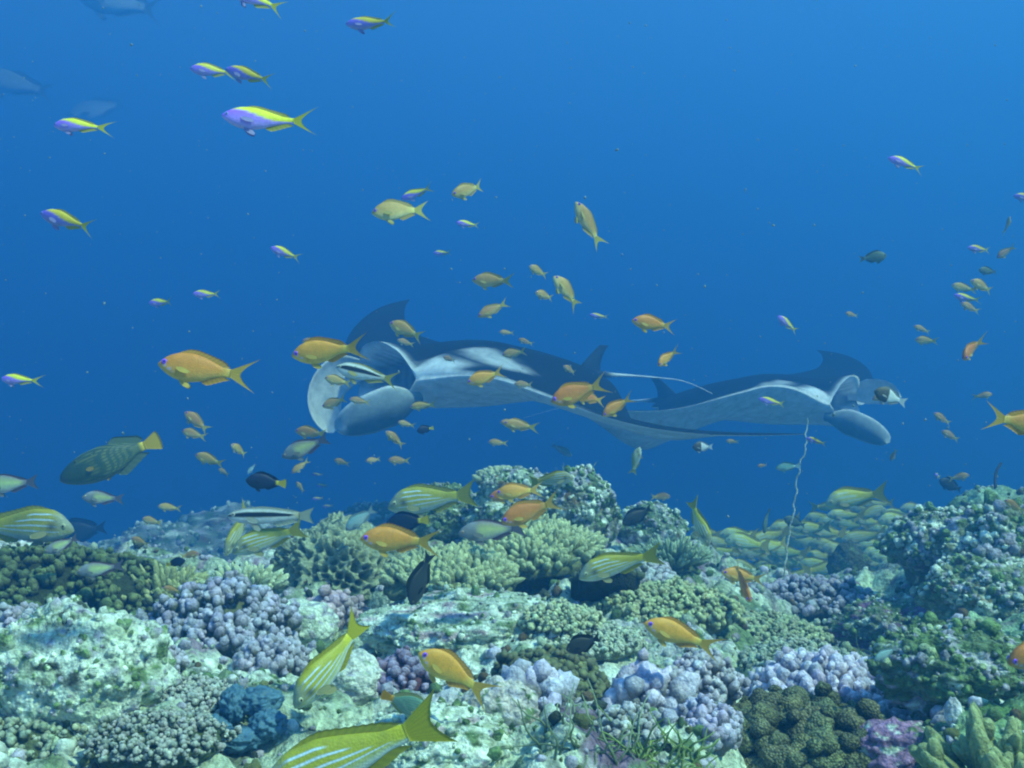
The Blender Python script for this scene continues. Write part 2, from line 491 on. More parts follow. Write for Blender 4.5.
REEF_MIX = [(TURF, -.05, .2), (LILAC, .12, .3), (BROWN, .2, .4), (PALE, .15, .35)]
def rock(label, px, py, wpx, hpx, seed, col=SAND, k=6, amp=.35, f=1.7, wamp=.18, wf=3.5, mix=REEF_MIX, asp=.8, sink=.3, knobs=0, kr=.012, kcol=PALE, kbase=TURF, name='reef_rock', cat='rock', group=None, place=None, undercut=0.0):
    P = ground(px, py) if place is None else np.asarray(place, float)
    d = P[1]; rx, rz = px_size(wpx, d) / 2, px_size(hpx, d) / 2
    acc = Acc()
    W = lump(acc, (0, 0, 0), (rx, rx * asp, rz), k, seed, col, amp, f, wamp, wf, mix)
    if undercut:
        Z = W[:, 2] / rz
        s = 1 - undercut * sstep(.3, -.5, Z)
        W[:, 0] *= s; W[:, 1] *= s
        acc.V[0] = W
    if knobs:
        g = np.random.default_rng(seed)
        V, T = ico(k)
        nr = W / np.array([rx, rx * asp, rz]); nr /= np.linalg.norm(nr, axis=1, keepdims=True)
        ok = np.where(nr[:, 2] > -.05)[0]
        pick = g.choice(ok, int(knobs * 3.2))
        knobs = len(pick); r = kr * .45 * np.exp(g.normal(0, .45, knobs))
        kc = np.asarray(kcol) * (1 + g.uniform(-.3, .25, (knobs, 1)))
        mixl = g.uniform(0, 1, (knobs, 1))
        kc = np.where(mixl < .25, np.asarray(LILAC) * (.8 + .4 * mixl), np.where(mixl > .72, np.asarray(TURF) * 1.5, kc))
        blobs(acc, W[pick], nr[pick] + np.array([0, 0, .4]) + g.normal(0, .3, (knobs, 3)), r, r * g.uniform(.8, 1.9, knobs), kbase, kc, 2, .4, seed)
    zc = P[2] + rz * (1 - sink * 2) if place is None else P[2]
    return coral_obj(name, acc, M_reef, label, cat, (P[0], P[1], zc), group)

LIL, WHT, YGR, TAN = (.52, .48, .58), (.66, .66, .62), (.42, .46, .20), (.34, .30, .15)
knob_coral('dark olive mound of small rounded coral knobs along the left edge', 45, 604, 235, 52, 260, .0075, 1.2, (.05, .06, .02), (.17, .21, .08), 1, k=2, up=.2)
knob_coral('lilac tipped knobs on a low coral lump at the left edge, below the olive mound', 18, 640, 80, 28, 50, .0085, 1.2, (.20, .22, .10), LIL, 2)
knob_coral('lilac and white knobs at the far left edge, just under the striped snapper', 12, 568, 70, 20, 22, .009, 1.1, (.22, .22, .14), WHT, 3)
rock('big smooth pale green boulder in the left foreground', 75, 700, 190, 150, 4, SAND, 6, .28, 1.5, .10, 3, [(TURF, .1, .35), (PALE, -.1, .2), (LILAC, .2, .4), (DARK, .3, .5)], sink=.42, knobs=160, kr=.007, kbase=SAND)
rock('pale sandy rock right of the big left boulder, beside the lilac knobby coral', 132, 668, 80, 70, 5, PALE, 5, .25, 1.6, .1, 3, [(SAND, .0, .3), (LILAC, .25, .45)], sink=.35)
knob_coral('wide lilac knobby coral under the black striped fish, largest of the lilac corals', 222, 640, 138, 52, 150, .0085, 1.35, (.16, .17, .08), (.54, .50, .62), 6, up=.45)
knob_coral('small lilac knob cluster at the right foot of the wide lilac coral', 272, 668, 62, 22, 30, .0085, 1.5, (.18, .16, .10), LIL, 7, up=.5)
knob_coral('lilac knob cluster on the right shoulder of the left boulder', 160, 668, 44, 20, 18, .008, 1.3, (.25, .24, .16), LIL, 8, up=.5)
knob_coral('pale greyish knobby coral below the wide lilac coral, left of the blue sponge', 196, 704, 84, 22, 210, .0046, 1.2, (.14, .16, .07), (.52, .52, .46), 9)
knob_coral('mixed green and lilac knob coral at the bottom edge, left of the blue sponge', 160, 752, 130, 24, 220, .0050, 1.2, (.10, .13, .05), (.46, .46, .40), 10)
knob_coral('pale green nubby coral in the bottom left corner', 40, 750, 120, 30, 90, .007, 1.0, (.14, .17, .08), (.44, .48, .34), 11)
finger_coral('small pale green fan of pointed fingers left of the big honeycomb coral', 243, 588, 88, 110, 12, (.22, .26, .12), (.62, .68, .42), .055, .0075, 1.5)
finger_coral('bushy olive tan coral behind the lilac knobs at left', 165, 600, 110, 170, 13, (.15, .17, .06), (.46, .48, .22), .07, .0085, 1.2)
honeycomb_coral('big grey green honeycomb coral with raised ridges at the reef crest', 340, 585, 116, 52, 14, (.13, .16, .08), (.44, .48, .30), 6.5, .22)
plate_coral('frilly tan green plate coral right of the dark angled fish, lower of two plates', 452, 612, 128, 420, 15, (.17, .19, .08), (.46, .50, .27), .05, .016, .0085, .024, (0, .18))
plate_coral('frilly tan green plate coral with a curled rim, upper of two plates', 530, 588, 140, 420, 16, (.17, .19, .08), (.48, .52, .28), .07, .016, .0085, .024, (.08, .22))
rock('tall encrusted coral pillar rising at the middle of the reef', 578, 548, 72, 84, 17, (.20, .21, .13), 6, .28, 1.8, .22, 4, REEF_MIX, sink=.12, knobs=130, kr=.012)
plate_coral('small table coral on top of the reef behind the two orange fish', 506, 520, 62, 160, 18, (.20, .23, .11), (.52, .56, .34), .04, .014, .010, .02, place=at(506, 492, 3.75))
rock('rounded green mound behind the large yellow snapper', 440, 540, 80, 64, 19, (.2, .24, .13), 6, .2, 2, .16, 6, [(TURF, -.1, .2), (PALE, .25, .5)], sink=.2, knobs=120, kr=.010, kbase=(.12, .15, .07), kcol=(.3, .36, .18))
rock('speckled rock under the small table coral, left of the pillar', 520, 545, 96, 92, 20, SAND, 6, .3, 2, .2, 5, REEF_MIX, sink=.25, knobs=160, kr=.009)
rock('white sandy rock patch behind the diving snapper in the foreground', 345, 690, 80, 56, 21, (.72, .72, .62), 5, .22, 1.6, .06, 3, [(LILAC, .2, .4), (SAND, .1, .4)], sink=.35)
rock('pale rounded rock at the foot of the honeycomb coral', 300, 640, 72, 50, 22, PALE, 5, .25, 1.8, .12, 3, [(SAND, 0, .3), (LILAC, .1, .35)], sink=.3)
rock('broad pale rock slab in the middle of the reef under the plates', 470, 640, 190, 66, 23, PALE, 6, .3, 1.7, .14, 4, [(TURF, .0, .25), (PINK, .12, .3), (SAND, -.1, .2)], sink=.35, knobs=90, kr=.007)
knob_coral('olive brown soft coral cushion with a small dark fish at its top edge', 548, 690, 106, 36, 170, .0085, .95, (.07, .075, .03), (.17, .18, .075), 24, mat=M_soft, up=.3, name='soft_coral', k=2)
knob_coral('four pale lilac lumps below the olive soft coral', 532, 722, 56, 20, 9, .017, 1.15, (.3, .28, .25), (.66, .60, .74), 25, up=.6, var=.4)
knob_coral('lilac and cream lumpy coral right of the olive soft coral', 648, 712, 70, 30, 24, .0135, 1.2, (.3, .28, .24), (.66, .58, .70), 26, up=.5)
knob_coral('pale knob cluster below the orange fish at centre right', 700, 700, 70, 34, 55, .0085, 1.3, (.26, .24, .2), (.60, .54, .60), 27, up=.5)
knob_coral('small pale lilac knobs at the bottom, above the algae strands', 625, 745, 70, 30, 50, .008, 1.2, (.24, .24, .18), (.54, .52, .52), 28)
rock('pinkish white rock between the big yellow tail and the algae', 500, 725, 70, 60, 29, (.66, .58, .52), 5, .3, 2, .15, 3.5, [(LILAC, .1, .3), (TURF, .15, .35)], sink=.3)
rock('pale green rock at the bottom edge under the yellow tail', 440, 760, 140, 70, 30, PALE, 6, .25, 2, .12, 4, [(SAND, 0, .3), (TURF, .2, .4), (PINK, .2, .4)], sink=.35, knobs=60, kr=.007)
knob_coral('dark reddish lump with lilac knobs near the small orange tailed fish', 402, 685, 60, 24, 22, .0095, 1.1, (.16, .06, .07), (.42, .34, .48), 31, up=.5)
knob_coral('brown cauliflower coral with large rounded lobes at the bottom right', 790, 778, 196, 74, 120, .0158, 1.0, (.055, .06, .025), (.20, .205, .10), 32, mat=M_polyp, up=.25, k=3, var=.22, name='cauliflower_coral')
knob_coral('long ridge of lilac white finger knobs behind the cauliflower coral', 828, 706, 150, 40, 120, .0105, 1.6, (.34, .30, .32), (.70, .62, .76), 33, up=.6)
knob_coral('lilac knobs at the right end of the white ridge', 888, 728, 72, 26, 34, .0105, 1.5, (.36, .3, .34), (.66, .58, .72), 34, up=.6)
knob_coral('lilac knobs left of the cauliflower coral', 706, 735, 56, 26, 28, .010, 1.4, (.3, .28, .28), (.62, .54, .70), 35, up=.6)
rock('purple pink encrusted rock right of the cauliflower coral', 900, 765, 90, 60, 36, (.36, .20, .34), 5, .3, 2, .15, 4, [(PALE, .15, .35), (TURF, .1, .3)], sink=.3)
finger_coral('yellow green finger coral in the bottom right corner', 1004, 800, 120, 46, 37, (.16, .18, .07), (.36, .40, .18), .075, .0115, .8, forks=1)
rock('single white knob of coral standing above the bottom right corner', 953, 730, 17, 30, 38, (.74, .72, .74), 4, .15, 2, 0, 3, [(LILAC, .2, .4)], sink=.15, name='coral_knob', cat='coral')
rock('undercut reef block with a dark hollow face at the right', 940, 580, 110, 82, 39, (.19, .22, .12), 6, .28, 1.6, .2, 4, REEF_MIX, sink=.22, knobs=190, kr=.012, undercut=.45)
rock('large sloping reef rock behind the undercut block at the right edge', 1012, 592, 130, 112, 40, (.22, .25, .14), 6, .3, 1.6, .2, 4, REEF_MIX, sink=.25, knobs=200, kr=.013)
rock('low lumpy rock in front of the undercut block at the right', 985, 612, 110, 74, 41, (.24, .28, .16), 6, .3, 1.8, .2, 4, REEF_MIX, sink=.3, knobs=150, kr=.010)
rock('turf covered rock at the right, above the yellow finger coral', 960, 690, 150, 90, 42, (.16, .22, .11), 6, .3, 2, .2, 4, [(TURF, -.2, .1), (LILAC, .2, .35), (PALE, .25, .5)], sink=.35, knobs=140, kr=.008, kcol=(.35, .42, .24))
rock('purple topped rock left of the turf covered rock', 900, 640, 120, 60, 43, (.20, .22, .14), 6, .3, 2, .2, 4, [(PURPLE, 0, .2), (TURF, .05, .25), (PALE, .25, .45)], sink=.35, knobs=110, kr=.009)
knob_coral('pale knobs in a row on dark rock at the foot of the wire coral', 815, 606, 110, 18, 90, .0066, 1.2, (.14, .14, .12), (.46, .42, .50), 44, up=.5)
finger_coral('round bushy green coral at the reef edge under the diving snapper', 672, 562, 72, 190, 45, (.13, .18, .09), (.40, .50, .32), .07, .006, 1.1)
knob_coral('yellow green nubby coral left of the two facing orange fish', 668, 615, 130, 26, 330, .0052, 1.3, (.20, .22, .08), (.52, .56, .30), 46)
knob_coral('yellow green nubby coral right of the two facing orange fish', 770, 640, 104, 20, 270, .0048, 1.3, (.18, .21, .09), (.46, .50, .30), 47)
knob_coral('grey lilac knob coral behind the dark hollow, beneath the yellow tail', 640, 590, 70, 26, 70, .008, 1.2, (.2, .2, .16), (.52, .50, .52), 48)
plate_coral('plate coral coloured dark as the shaded hollow under the yellow tailed snapper', 606, 612, 66, 120, 49, (.04, .05, .03), (.12, .14, .08), .06, .03, .008, .014, (0, -.55))  # dark plate colours paint in the shade of the hollow
knob_coral('green and white nubby coral in the middle right, above the lilac ridge', 800, 668, 112, 20, 260, .0050, 1.3, (.13, .18, .08), (.44, .48, .36), 50)
rock('small green rock on the reef edge near the dark fish', 650, 548, 64, 52, 51, (.2, .26, .15), 5, .3, 2, .2, 4, REEF_MIX, sink=.25, knobs=70, kr=.010)
knob_coral('pale nubby coral on the slope below the large plate corals', 585, 648, 112, 15, 330, .0040, 1.2, (.3, .33, .2), (.58, .62, .46), 52)
knob_coral('pinkish knobs beneath the honeycomb coral', 335, 620, 56, 22, 20, .011, 1.1, (.3, .24, .24), (.60, .46, .52), 53)
knob_coral('pale yellow nubby coral under the overhang at the right end of the upper plate', 560, 622, 76, 15, 130, .0048, 1.2, (.26, .28, .14), (.54, .58, .36), 54)
rock('faint blue green rock far behind the black striped fish', 215, 545, 120, 70, 55, (.24, .27, .2), 5, .3, 2, .2, 4, REEF_MIX, sink=.3, place=at(232, 545, 8.8), knobs=60, kr=.03)
rock('faint rock outcrop far behind, at the left of the open water', 150, 560, 110, 60, 56, (.24, .27, .2), 5, .3, 2, .2, 4, REEF_MIX, sink=.3, place=at(165, 556, 8.2), knobs=60, kr=.03)
rock('faint distant rock behind the tip of the reef crest', 420, 530, 90, 60, 57, (.24, .27, .2), 5, .3, 2, .2, 4, REEF_MIX, place=at(372, 536, 7.0), knobs=60, kr=.022)
rock('dark fin shaped rock low in front of the yellow school', 848, 570, 38, 56, 58, (.08, .10, .07), 5, .25, 2, .1, 4, [(TURF, .1, .3)], place=at(848, 572, 3.9))

# blue sponge: three thick lobes round a dark hollow
def blue_sponge():
    P = ground(238, 752)
    acc = Acc()
    s = P[1] / F
    for i, (dx, dz, rx, rz, dy) in enumerate([(-24, 8, 20, 15, -.01), (-8, 30, 13, 17, .02), (16, 30, 22, 14, .03), (30, 14, 18, 13, 0), (2, 4, 24, 11, -.02)]):
        lump(acc, (dx * s, dy, dz * s), (rx * s, 16 * s, rz * s), 5, 70 + i, (.07, .16, .23), .35, 2.6, .12, 7, [((.09, .20, .30), .0, .3), ((.03, .07, .12), .15, .35)])
    tag(obj('blue_sponge', acc.mesh('blue_sponge', M_soft), loc=P), 'lumpy blue sponge with a dark hollow near the bottom left', 'sponge')
blue_sponge()

def tube(acc, pts, rad, col, n=7, cap=True):
    pts = np.asarray(pts, float); m = len(pts)
    t = np.gradient(pts, axis=0); A, B, _ = frames(t)
    for i in range(1, m):                                   # keep the ring from twisting
        a = A[i - 1] - t[i] * (A[i - 1] @ t[i]) / (t[i] @ t[i]); A[i] = a / np.linalg.norm(a)
        B[i] = np.cross(t[i] / np.linalg.norm(t[i]), A[i])
    th = np.linspace(0, 2 * np.pi, n, endpoint=False)
    rad = np.broadcast_to(rad, (m,))
    W = pts[:, None] + rad[:, None, None] * (np.cos(th)[None, :, None] * A[:, None] + np.sin(th)[None, :, None] * B[:, None])
    c = np.repeat(np.broadcast_to(np.asarray(col, float), (m, 3))[:, None], n, 1)
    acc.add(W.reshape(-1, 3), c.reshape(-1, 3), Q=grid_quads(m, n, True))

def strands(label, name, cat, px, py, wpx, n, ln, r, base, tip, seed, lean=.5, steps=9, place=None, group=None):
    P = ground(px, py) if place is None else np.asarray(place)
    g = np.random.default_rng(seed); acc = Acc()
    rx = px_size(wpx, P[1]) / 2
    for i in range(n):
        a, q = g.uniform(0, 6.28), math.sqrt(g.uniform(0, 1))
        p0 = np.array([q * math.cos(a) * rx, q * math.sin(a) * rx * .7, 0])
        if place is None: p0[2] = zat(P[0] + p0[0], P[1] + p0[1]) - P[2] - .004
        d = np.array([g.normal(0, lean), g.normal(0, lean), 1]); cv = g.normal(0, 1.2, 3) * .5
        L = ln * g.uniform(.5, 1.2); t = np.linspace(0, 1, steps)[:, None]
        pts = p0 + d * L * t + cv * L * t * t + .06 * L * np.sin(t * 9 + g.uniform(0, 6, 3))
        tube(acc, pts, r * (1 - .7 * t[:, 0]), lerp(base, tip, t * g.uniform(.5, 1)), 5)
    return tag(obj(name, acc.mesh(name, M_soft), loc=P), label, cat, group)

strands('tuft of thin dark green algae strands at the bottom centre', 'algae_tuft', 'algae', 588, 750, 110, 30, .04, .0022, (.05, .08, .03), (.40, .46, .26), 81)
strands('bright yellow green algae tuft at the bottom, right of the dark strands', 'algae_tuft', 'algae', 660, 765, 90, 60, .035, .0024, (.10, .14, .03), (.36, .48, .12), 82, .6)
strands('feathery green hydroid sprouting from the top left of the coral pillar', 'hydroid', 'hydroid', 566, 492, 34, 70, .045, .0026, (.16, .2, .12), (.40, .46, .30), 83, .4, place=at(566, 490, 3.42))
strands('small dark algae tuft at the right reef slope', 'algae_tuft', 'algae', 890, 660, 80, 70, .04, .002, (.04, .07, .02), (.2, .28, .1), 84, .6)
strands('leafy green algae tuft beside the blue sponge', 'algae_tuft', 'algae', 258, 712, 34, 26, .018, .0032, (.05, .10, .03), (.16, .24, .10), 85, .6)

def wire_coral():
    d0, d1 = 3.0, 3.15
    pix = [(785, 602), (781, 585), (786, 560), (787, 545), (792, 520), (795, 500), (797, 480), (801, 462), (806, 447), (806, 435), (808, 418)]
    P = np.array([at(x, y, d0 + (d1 - d0) * i / 10) for i, (x, y) in enumerate(pix)])
    P[0] = ground(785, 604); P[0][2] -= .02
    t = np.linspace(0, 10, 120)
    pts = np.stack([curve(np.arange(11), P[:, k], t) for k in range(3)], -1)
    pts[:, 0] += .0025 * np.sin(t * 6.1) + .0012 * np.sin(t * 13); pts[:, 1] += .003 * np.cos(t * 5.3)
    acc = Acc(); o = pts[0].copy()
    tube(acc, pts - o, .0031 * (1 - .4 * t / 10) * (1 + .2 * np.sin(t * 31)), (.46, .50, .42), 7)
    tag(obj('wire_coral', acc.mesh('wire_coral', M_coral), loc=o), 'single pale wavy wire coral rising in front of the right manta', 'wire coral')
    P = np.array([at(999, 499, 3.6), at(995, 485, 3.6), at(996, 473, 3.62), at(1001, 463, 3.64)])
    t = np.linspace(0, 3, 30); pts = np.stack([curve(np.arange(4), P[:, k], t) for k in range(3)], -1)
    acc = Acc(); o = pts[0].copy()
    tube(acc, pts - o, .005, (.06, .06, .07), 6)
    tag(obj('wire_coral', acc.mesh('wire_coral', M_coral), loc=o), 'short dark wire coral sprouting from the rock at the right edge', 'wire coral')
wire_coral()

# countless small lumps and broken bits between the corals
def rubble():
    g = np.random.default_rng(5)
    acc = Acc()
    pal = np.array([PALE, PALE, SAND, LILAC, LIL, WHT, TURF, TURF, OLIVE, BROWN, DARK, (.35, .42, .24)])
    for n, y0, y1, k, r0 in ((3600, 1.05, 2.1, 2, .0065), (5200, 1.05, 2.2, 1, .003), (6500, 2.1, 4.0, 1, .0085), (1500, 4.0, 7.5, 1, .018)):
        y = g.uniform(y0, y1, n); x = g.uniform(-.62, .62, n) * y * 1.15
        m = perlin(np.stack([x * 2.2, y * 2.2, 0 * x], -1), 123) + .3 * g.normal(size=n) > -.1
        x, y = x[m], y[m]
        z = height(x, y)
        r = np.minimum(r0 * np.exp(g.normal(0, .45, len(x))), r0 * 1.9)
        N = g.normal(0, .45, (len(x), 3)) + np.array([0, 0, 1.])
        c = pal[g.integers(0, len(pal), len(x))] * g.uniform(.7, 1.2, (len(x), 1))
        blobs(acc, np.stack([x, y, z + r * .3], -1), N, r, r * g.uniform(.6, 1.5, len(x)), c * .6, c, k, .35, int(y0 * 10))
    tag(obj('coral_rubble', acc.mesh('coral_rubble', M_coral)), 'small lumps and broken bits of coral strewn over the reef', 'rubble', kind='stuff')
rubble()

# ------------------------------------------------------------------ manta rays
def manta(label, wf, pos, yaw, D, roll=0., pitch=0., flap_l=(0, 0), flap_r=(0, 0), tail_pts=None, mouth=1.0, ceph=(), seed=0, twist=(0., 0.), sweep=(0., 0.)):
    """x forward, y to its left, z up. flap_* : (angle at the root, angle at the tip) of each wing in degrees"""
    ns, nk = 121, 30
    SP = 1.10 * D
    sgrid = np.sign(np.linspace(-1, 1, ns)) * np.abs(np.linspace(-1, 1, ns)) ** 1.15
    LE = lambda a: D * curve([0, .06, .13, .17, .21, .30, .45, .60, .75, .88, .96, 1.0], [.50, .50, .485, .455, .435, .40, .32, .215, .075, -.10, -.25, -.37], a)
    TE = lambda a: D * curve([0, .03, .08, .16, .30, .45, .60, .75, .88, .96, 1.0], [-.50, -.50, -.45, -.385, -.31, -.25, -.225, -.235, -.285, -.335, -.375], a)
    TH = lambda a: D * curve([0, .08, .16, .24, .36, .52, .7, .88, 1.0], [.170, .166, .145, .108, .062, .034, .019, .008, .002], a)
    # spine of each wing by integrating its flap angle
    def spine(fl):
        a = np.linspace(0, 1, 200)
        ph = R(fl[0]) * sstep(.08, .35, a) + R(fl[1] - fl[0]) * sstep(.35, 1, a)
        yy = np.concatenate([[0], np.cumsum(np.cos(ph[:-1]) * SP / 199)]); zz = np.concatenate([[0], np.cumsum(np.sin(ph[:-1]) * SP / 199)])
        return a, yy, zz, ph
    sl, sr = spine(flap_l), spine(flap_r)
    def frame_at(s):
        a, yy, zz, ph = sl if s >= 0 else sr
        v = abs(s); y = np.interp(v, a, yy); z = np.interp(v, a, zz); p = np.interp(v, a, ph)
        sg = 1 if s >= 0 else -1
        return sg * y, z, np.array([0, -sg * math.sin(p), math.cos(p)])
    rows, cols, shl = [], [], {}
    WH, BK = np.array([.84, .88, .88]), np.array([.010, .014, .016])
    for s in sgrid:
        a = abs(s); y, z, nrm = frame_at(s)
        le, te, th = float(LE(a)), float(TE(a)), float(TH(a))
        g = mouth * .105 * D * math.sqrt(max(0, 1 - (a / .165) ** 2)); cav = .20 * D * math.sqrt(max(0, 1 - (a / .165) ** 2))
        tw = math.tan(R(twist[0] if s >= 0 else twist[1])) * sstep(.15, .5, a) * (1 - 1.2 * sstep(.55, 1, a))
        swp = (sweep[0] if s >= 0 else sweep[1]) * D * sstep(.2, 1, a)
        prof = lambda t: math.sqrt(max(t, 0)) * (1 - t) ** .75 * 1.72 * (1 - .18 * t) if t > 0 else 0
        pts, cc = [], []
        tq = (1 - np.cos(np.linspace(0, math.pi, nk))) / 2          # 0 = leading edge, 1 = trailing edge
        edge = sstep(.12, .165, a)
        def zprof(t, up):
            base = th * prof(t) * (1.15 if up else .72)
            lip = g * (1 - sstep(0, .55, t)) + .012 * D * (1 - edge) * (1 - sstep(0, .2, t))
            return max(base * (1 - (1 - edge) * (1 - sstep(0, .35, t))), lip * 1.0 + base * sstep(0, .5, t)) if g > 0 else base
        for t in tq[::-1]:                                          # underside, trailing edge first
            pts.append((le + (te - le) * t, -zprof(t, False), t)); 
            m = sstep(.80, 1.0, t) * .55 * (a > .2) + .25 * sstep(.8, 1, a)
            cc.append(lerp(WH, WH * .55, m))
        for q in np.linspace(.15, 1, 6):                            # floor of the mouth, going in
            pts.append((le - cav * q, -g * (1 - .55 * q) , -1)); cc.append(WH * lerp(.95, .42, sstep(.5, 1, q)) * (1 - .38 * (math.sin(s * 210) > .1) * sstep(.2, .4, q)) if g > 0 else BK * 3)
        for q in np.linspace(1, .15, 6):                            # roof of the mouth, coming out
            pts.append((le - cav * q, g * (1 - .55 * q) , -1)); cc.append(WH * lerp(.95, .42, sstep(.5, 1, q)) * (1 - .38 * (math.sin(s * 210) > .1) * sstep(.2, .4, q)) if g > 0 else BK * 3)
        for t in tq:                                                # back
            x = le + (te - le) * t
            pts.append((x, zprof(t, True), t))
            xr = x / D
            sh = math.exp(-((xr - .24 + .35 * (a - .2)) / .075) ** 2) * sstep(.12, .2, a) * (1 - sstep(.28, .40, a))
            rim = (1 - sstep(.0, .035, t)) * (a < .2)
            cheek = (1 - sstep(.06, .13, t)) * sstep(.15, .18, a) * (1 - sstep(.25, .33, a)) * .95
            edge_w = cheek + (1 - sstep(.0, .022, t)) * sstep(.16, .2, a) * (1 - sstep(.5, .7, a)) * .75
            cc.append(lerp(BK, WH, min(1, .8 * rim + edge_w))); shl[len(cols) + len(cc) - 1] = sh
        xm = .5 * (le + te)
        for (x, zz, t), c in zip(pts, cc):
            p = np.array([x + swp, y, z + tw * (x - xm)]) + nrm * zz
            rows.append(p); cols.append(c)
    m = 2 * nk + 12
    V = np.array(rows); C = np.array(cols)
    SH = np.zeros(len(V))
    for q_, v_ in shl.items(): SH[q_] = v_
    C = lerp(C, WH, (.55 * sstep(.25, .75, SH + .45 * fbm(V * 7 / D + seed, 4, 29 + seed)) * (SH > .05))[:, None])
    C = C * (1 + .30 * fbm(V * 6 / D + seed, 5, 9 + seed, .6)[:, None])
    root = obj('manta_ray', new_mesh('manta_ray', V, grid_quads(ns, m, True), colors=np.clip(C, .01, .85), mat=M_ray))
    tag(root, label, 'manta ray', 'manta rays passing behind the reef')
    # cephalic fins: a paddle from each corner of the mouth
    for sg, (a0, a1, ln, inn, cz0, curl) in zip((1, -1), ceph):
        n, k = 30, 14
        t = np.linspace(0, 1, n)
        ang = R(a0) + R(a1 - a0) * sstep(.1, .9, t)
        cx = D * (.42 + np.concatenate([[0], np.cumsum(np.cos(ang[:-1]))]) * ln / (n - 1))
        cz = D * (cz0 - np.concatenate([[0], np.cumsum(np.sin(ang[:-1]))]) * ln / (n - 1))
        wd = D * wf * (.034 + .056 * sstep(0, .4, t) - .008 * t) * np.sqrt(np.maximum(.002, 1 - (np.maximum(0, t - .6) / .4) ** 2))
        Vs, Cs = [], []
        for i in range(n):
            for j in range(2 * k):
                f = (j / (k - 1) if j < k else (2 * k - 1 - j) / (k - 1)) * 2 - 1
                th_ = .008 * D * math.sqrt(max(0, 1 - f * f)) * (1 - .6 * t[i]) + .0006
                side = 1 if j < k else -1
                y_ = sg * (D * .172 - D * inn * t[i] ** 1.5 + .02 * D * math.sin(math.pi * t[i]) - .045 * D * f * f * (.4 + .6 * t[i]) - curl * D * t[i] ** 2.5 + side * th_)
                Vs.append((cx[i] + math.sin(ang[i]) * wd[i] * f, y_, cz[i] + math.cos(ang[i]) * wd[i] * f))
                rimw = min(1, sstep(.8, .98, f) + sstep(.93, 1, t[i]) + .5 * sstep(.85, 1, -f))
                Cs.append(lerp(lerp((.09, .12, .12), (.26, .31, .31), sstep(-.7, .8, f)) if side > 0 else (.58, .61, .6), (.7, .72, .7), rimw))
        me = new_mesh('cephalic_fin', Vs, grid_quads(n, 2 * k, True), colors=np.array(Cs), mat=M_ray)
        obj('cephalic_fin', me, root)
    # dorsal fin, tail, eyes, gill slits
    n, k = 14, 8
    Vs, Cs = [], []
    for i in range(n):
        t = i / (n - 1)
        x0, x1 = D * (-.345 - .125 * t ** 1.2), D * (-.485 - .03 * t + .02 * math.sin(math.pi * t))
        for j in range(2 * k):
            f = j / (k - 1) if j < k else (2 * k - 1 - j) / (k - 1)
            side = 1 if j < k else -1
            Vs.append((x0 + (x1 - x0) * f, side * .014 * D * math.sin(math.pi * min(max(f, .02), .98)) * (1 - t * .9), D * (.02 + .125 * t)))
            Cs.append((.03, .04, .045))
    obj('dorsal_fin', new_mesh('dorsal_fin', Vs, grid_quads(n, 2 * k, True), colors=np.array(Cs), mat=M_ray), root)
    acc = Acc()
    tp = np.array(tail_pts, float) * D
    t = np.linspace(0, len(tp) - 1, 50); pts = np.stack([curve(np.arange(len(tp)), tp[:, q], t) for q in range(3)], -1)
    u = t / t[-1]
    tube(acc, pts, D * (.018 * (1 - u) ** 5 + .0023 * (1 - .5 * u)), lerp((.03, .04, .045), (.75, .77, .75), sstep(.08, .22, u)[:, None]), 8)
    obj('tail', acc.mesh('tail', M_ray), root)
    for sg in (1, -1):
        acc = Acc(); V, T = ico(3)
        c = np.where((V[:, 1:2] * sg > .8), (.01, .01, .01), (.05, .06, .06))
        acc.add(V * D * np.array([.02, .012, .018]) + np.array([.40 * D, sg * .235 * D, .018 * D]), c, T=T)
        obj('eye', acc.mesh('eye', M_eye), root)
    root.rotation_euler = Matrix.Rotation(yaw, 4, 'Z').__matmul__(Matrix.Rotation(pitch, 4, 'Y')).__matmul__(Matrix.Rotation(roll, 4, 'X')).to_euler()
    root.location = pos
    return root

manta('large manta ray heading left with gaping mouth, long wing trailing to the right', .76,
      at(499, 380, 6.2), R(216), 1.76, roll=R(-2), pitch=R(-1), flap_l=(-16, 4), flap_r=(10, 43), twist=(16, -14), sweep=(.05, .17),
      tail_pts=[(-.44, 0, .03), (-.60, .0, .03), (-.85, .03, .02), (-1.1, .05, -.05), (-1.35, .05, -.16)],
      ceph=((14, 34, .27, .02, -.06, .05), (2, 106, .35, .02, .02, -.01)), seed=1)
manta('second manta ray, heading right with open mouth, pale underside of its near wing showing', .66,
      at(748, 404, 7.5), R(-36), 1.60, roll=R(2), pitch=R(-2), flap_l=(8, 30), flap_r=(-9, 28), twist=(-14, 26), sweep=(.36, -.10),
      tail_pts=[(-.44, 0, .03), (-.60, .0, .03), (-.85, .03, .02), (-1.1, .05, .0), (-1.35, .05, -.05)],
      ceph=((-12, 20, .25, -.02, .02, .03), (14, 40, .28, .0, -.055, .05)), seed=2)

# ------------------------------------------------------------------ fish
class Kind: pass

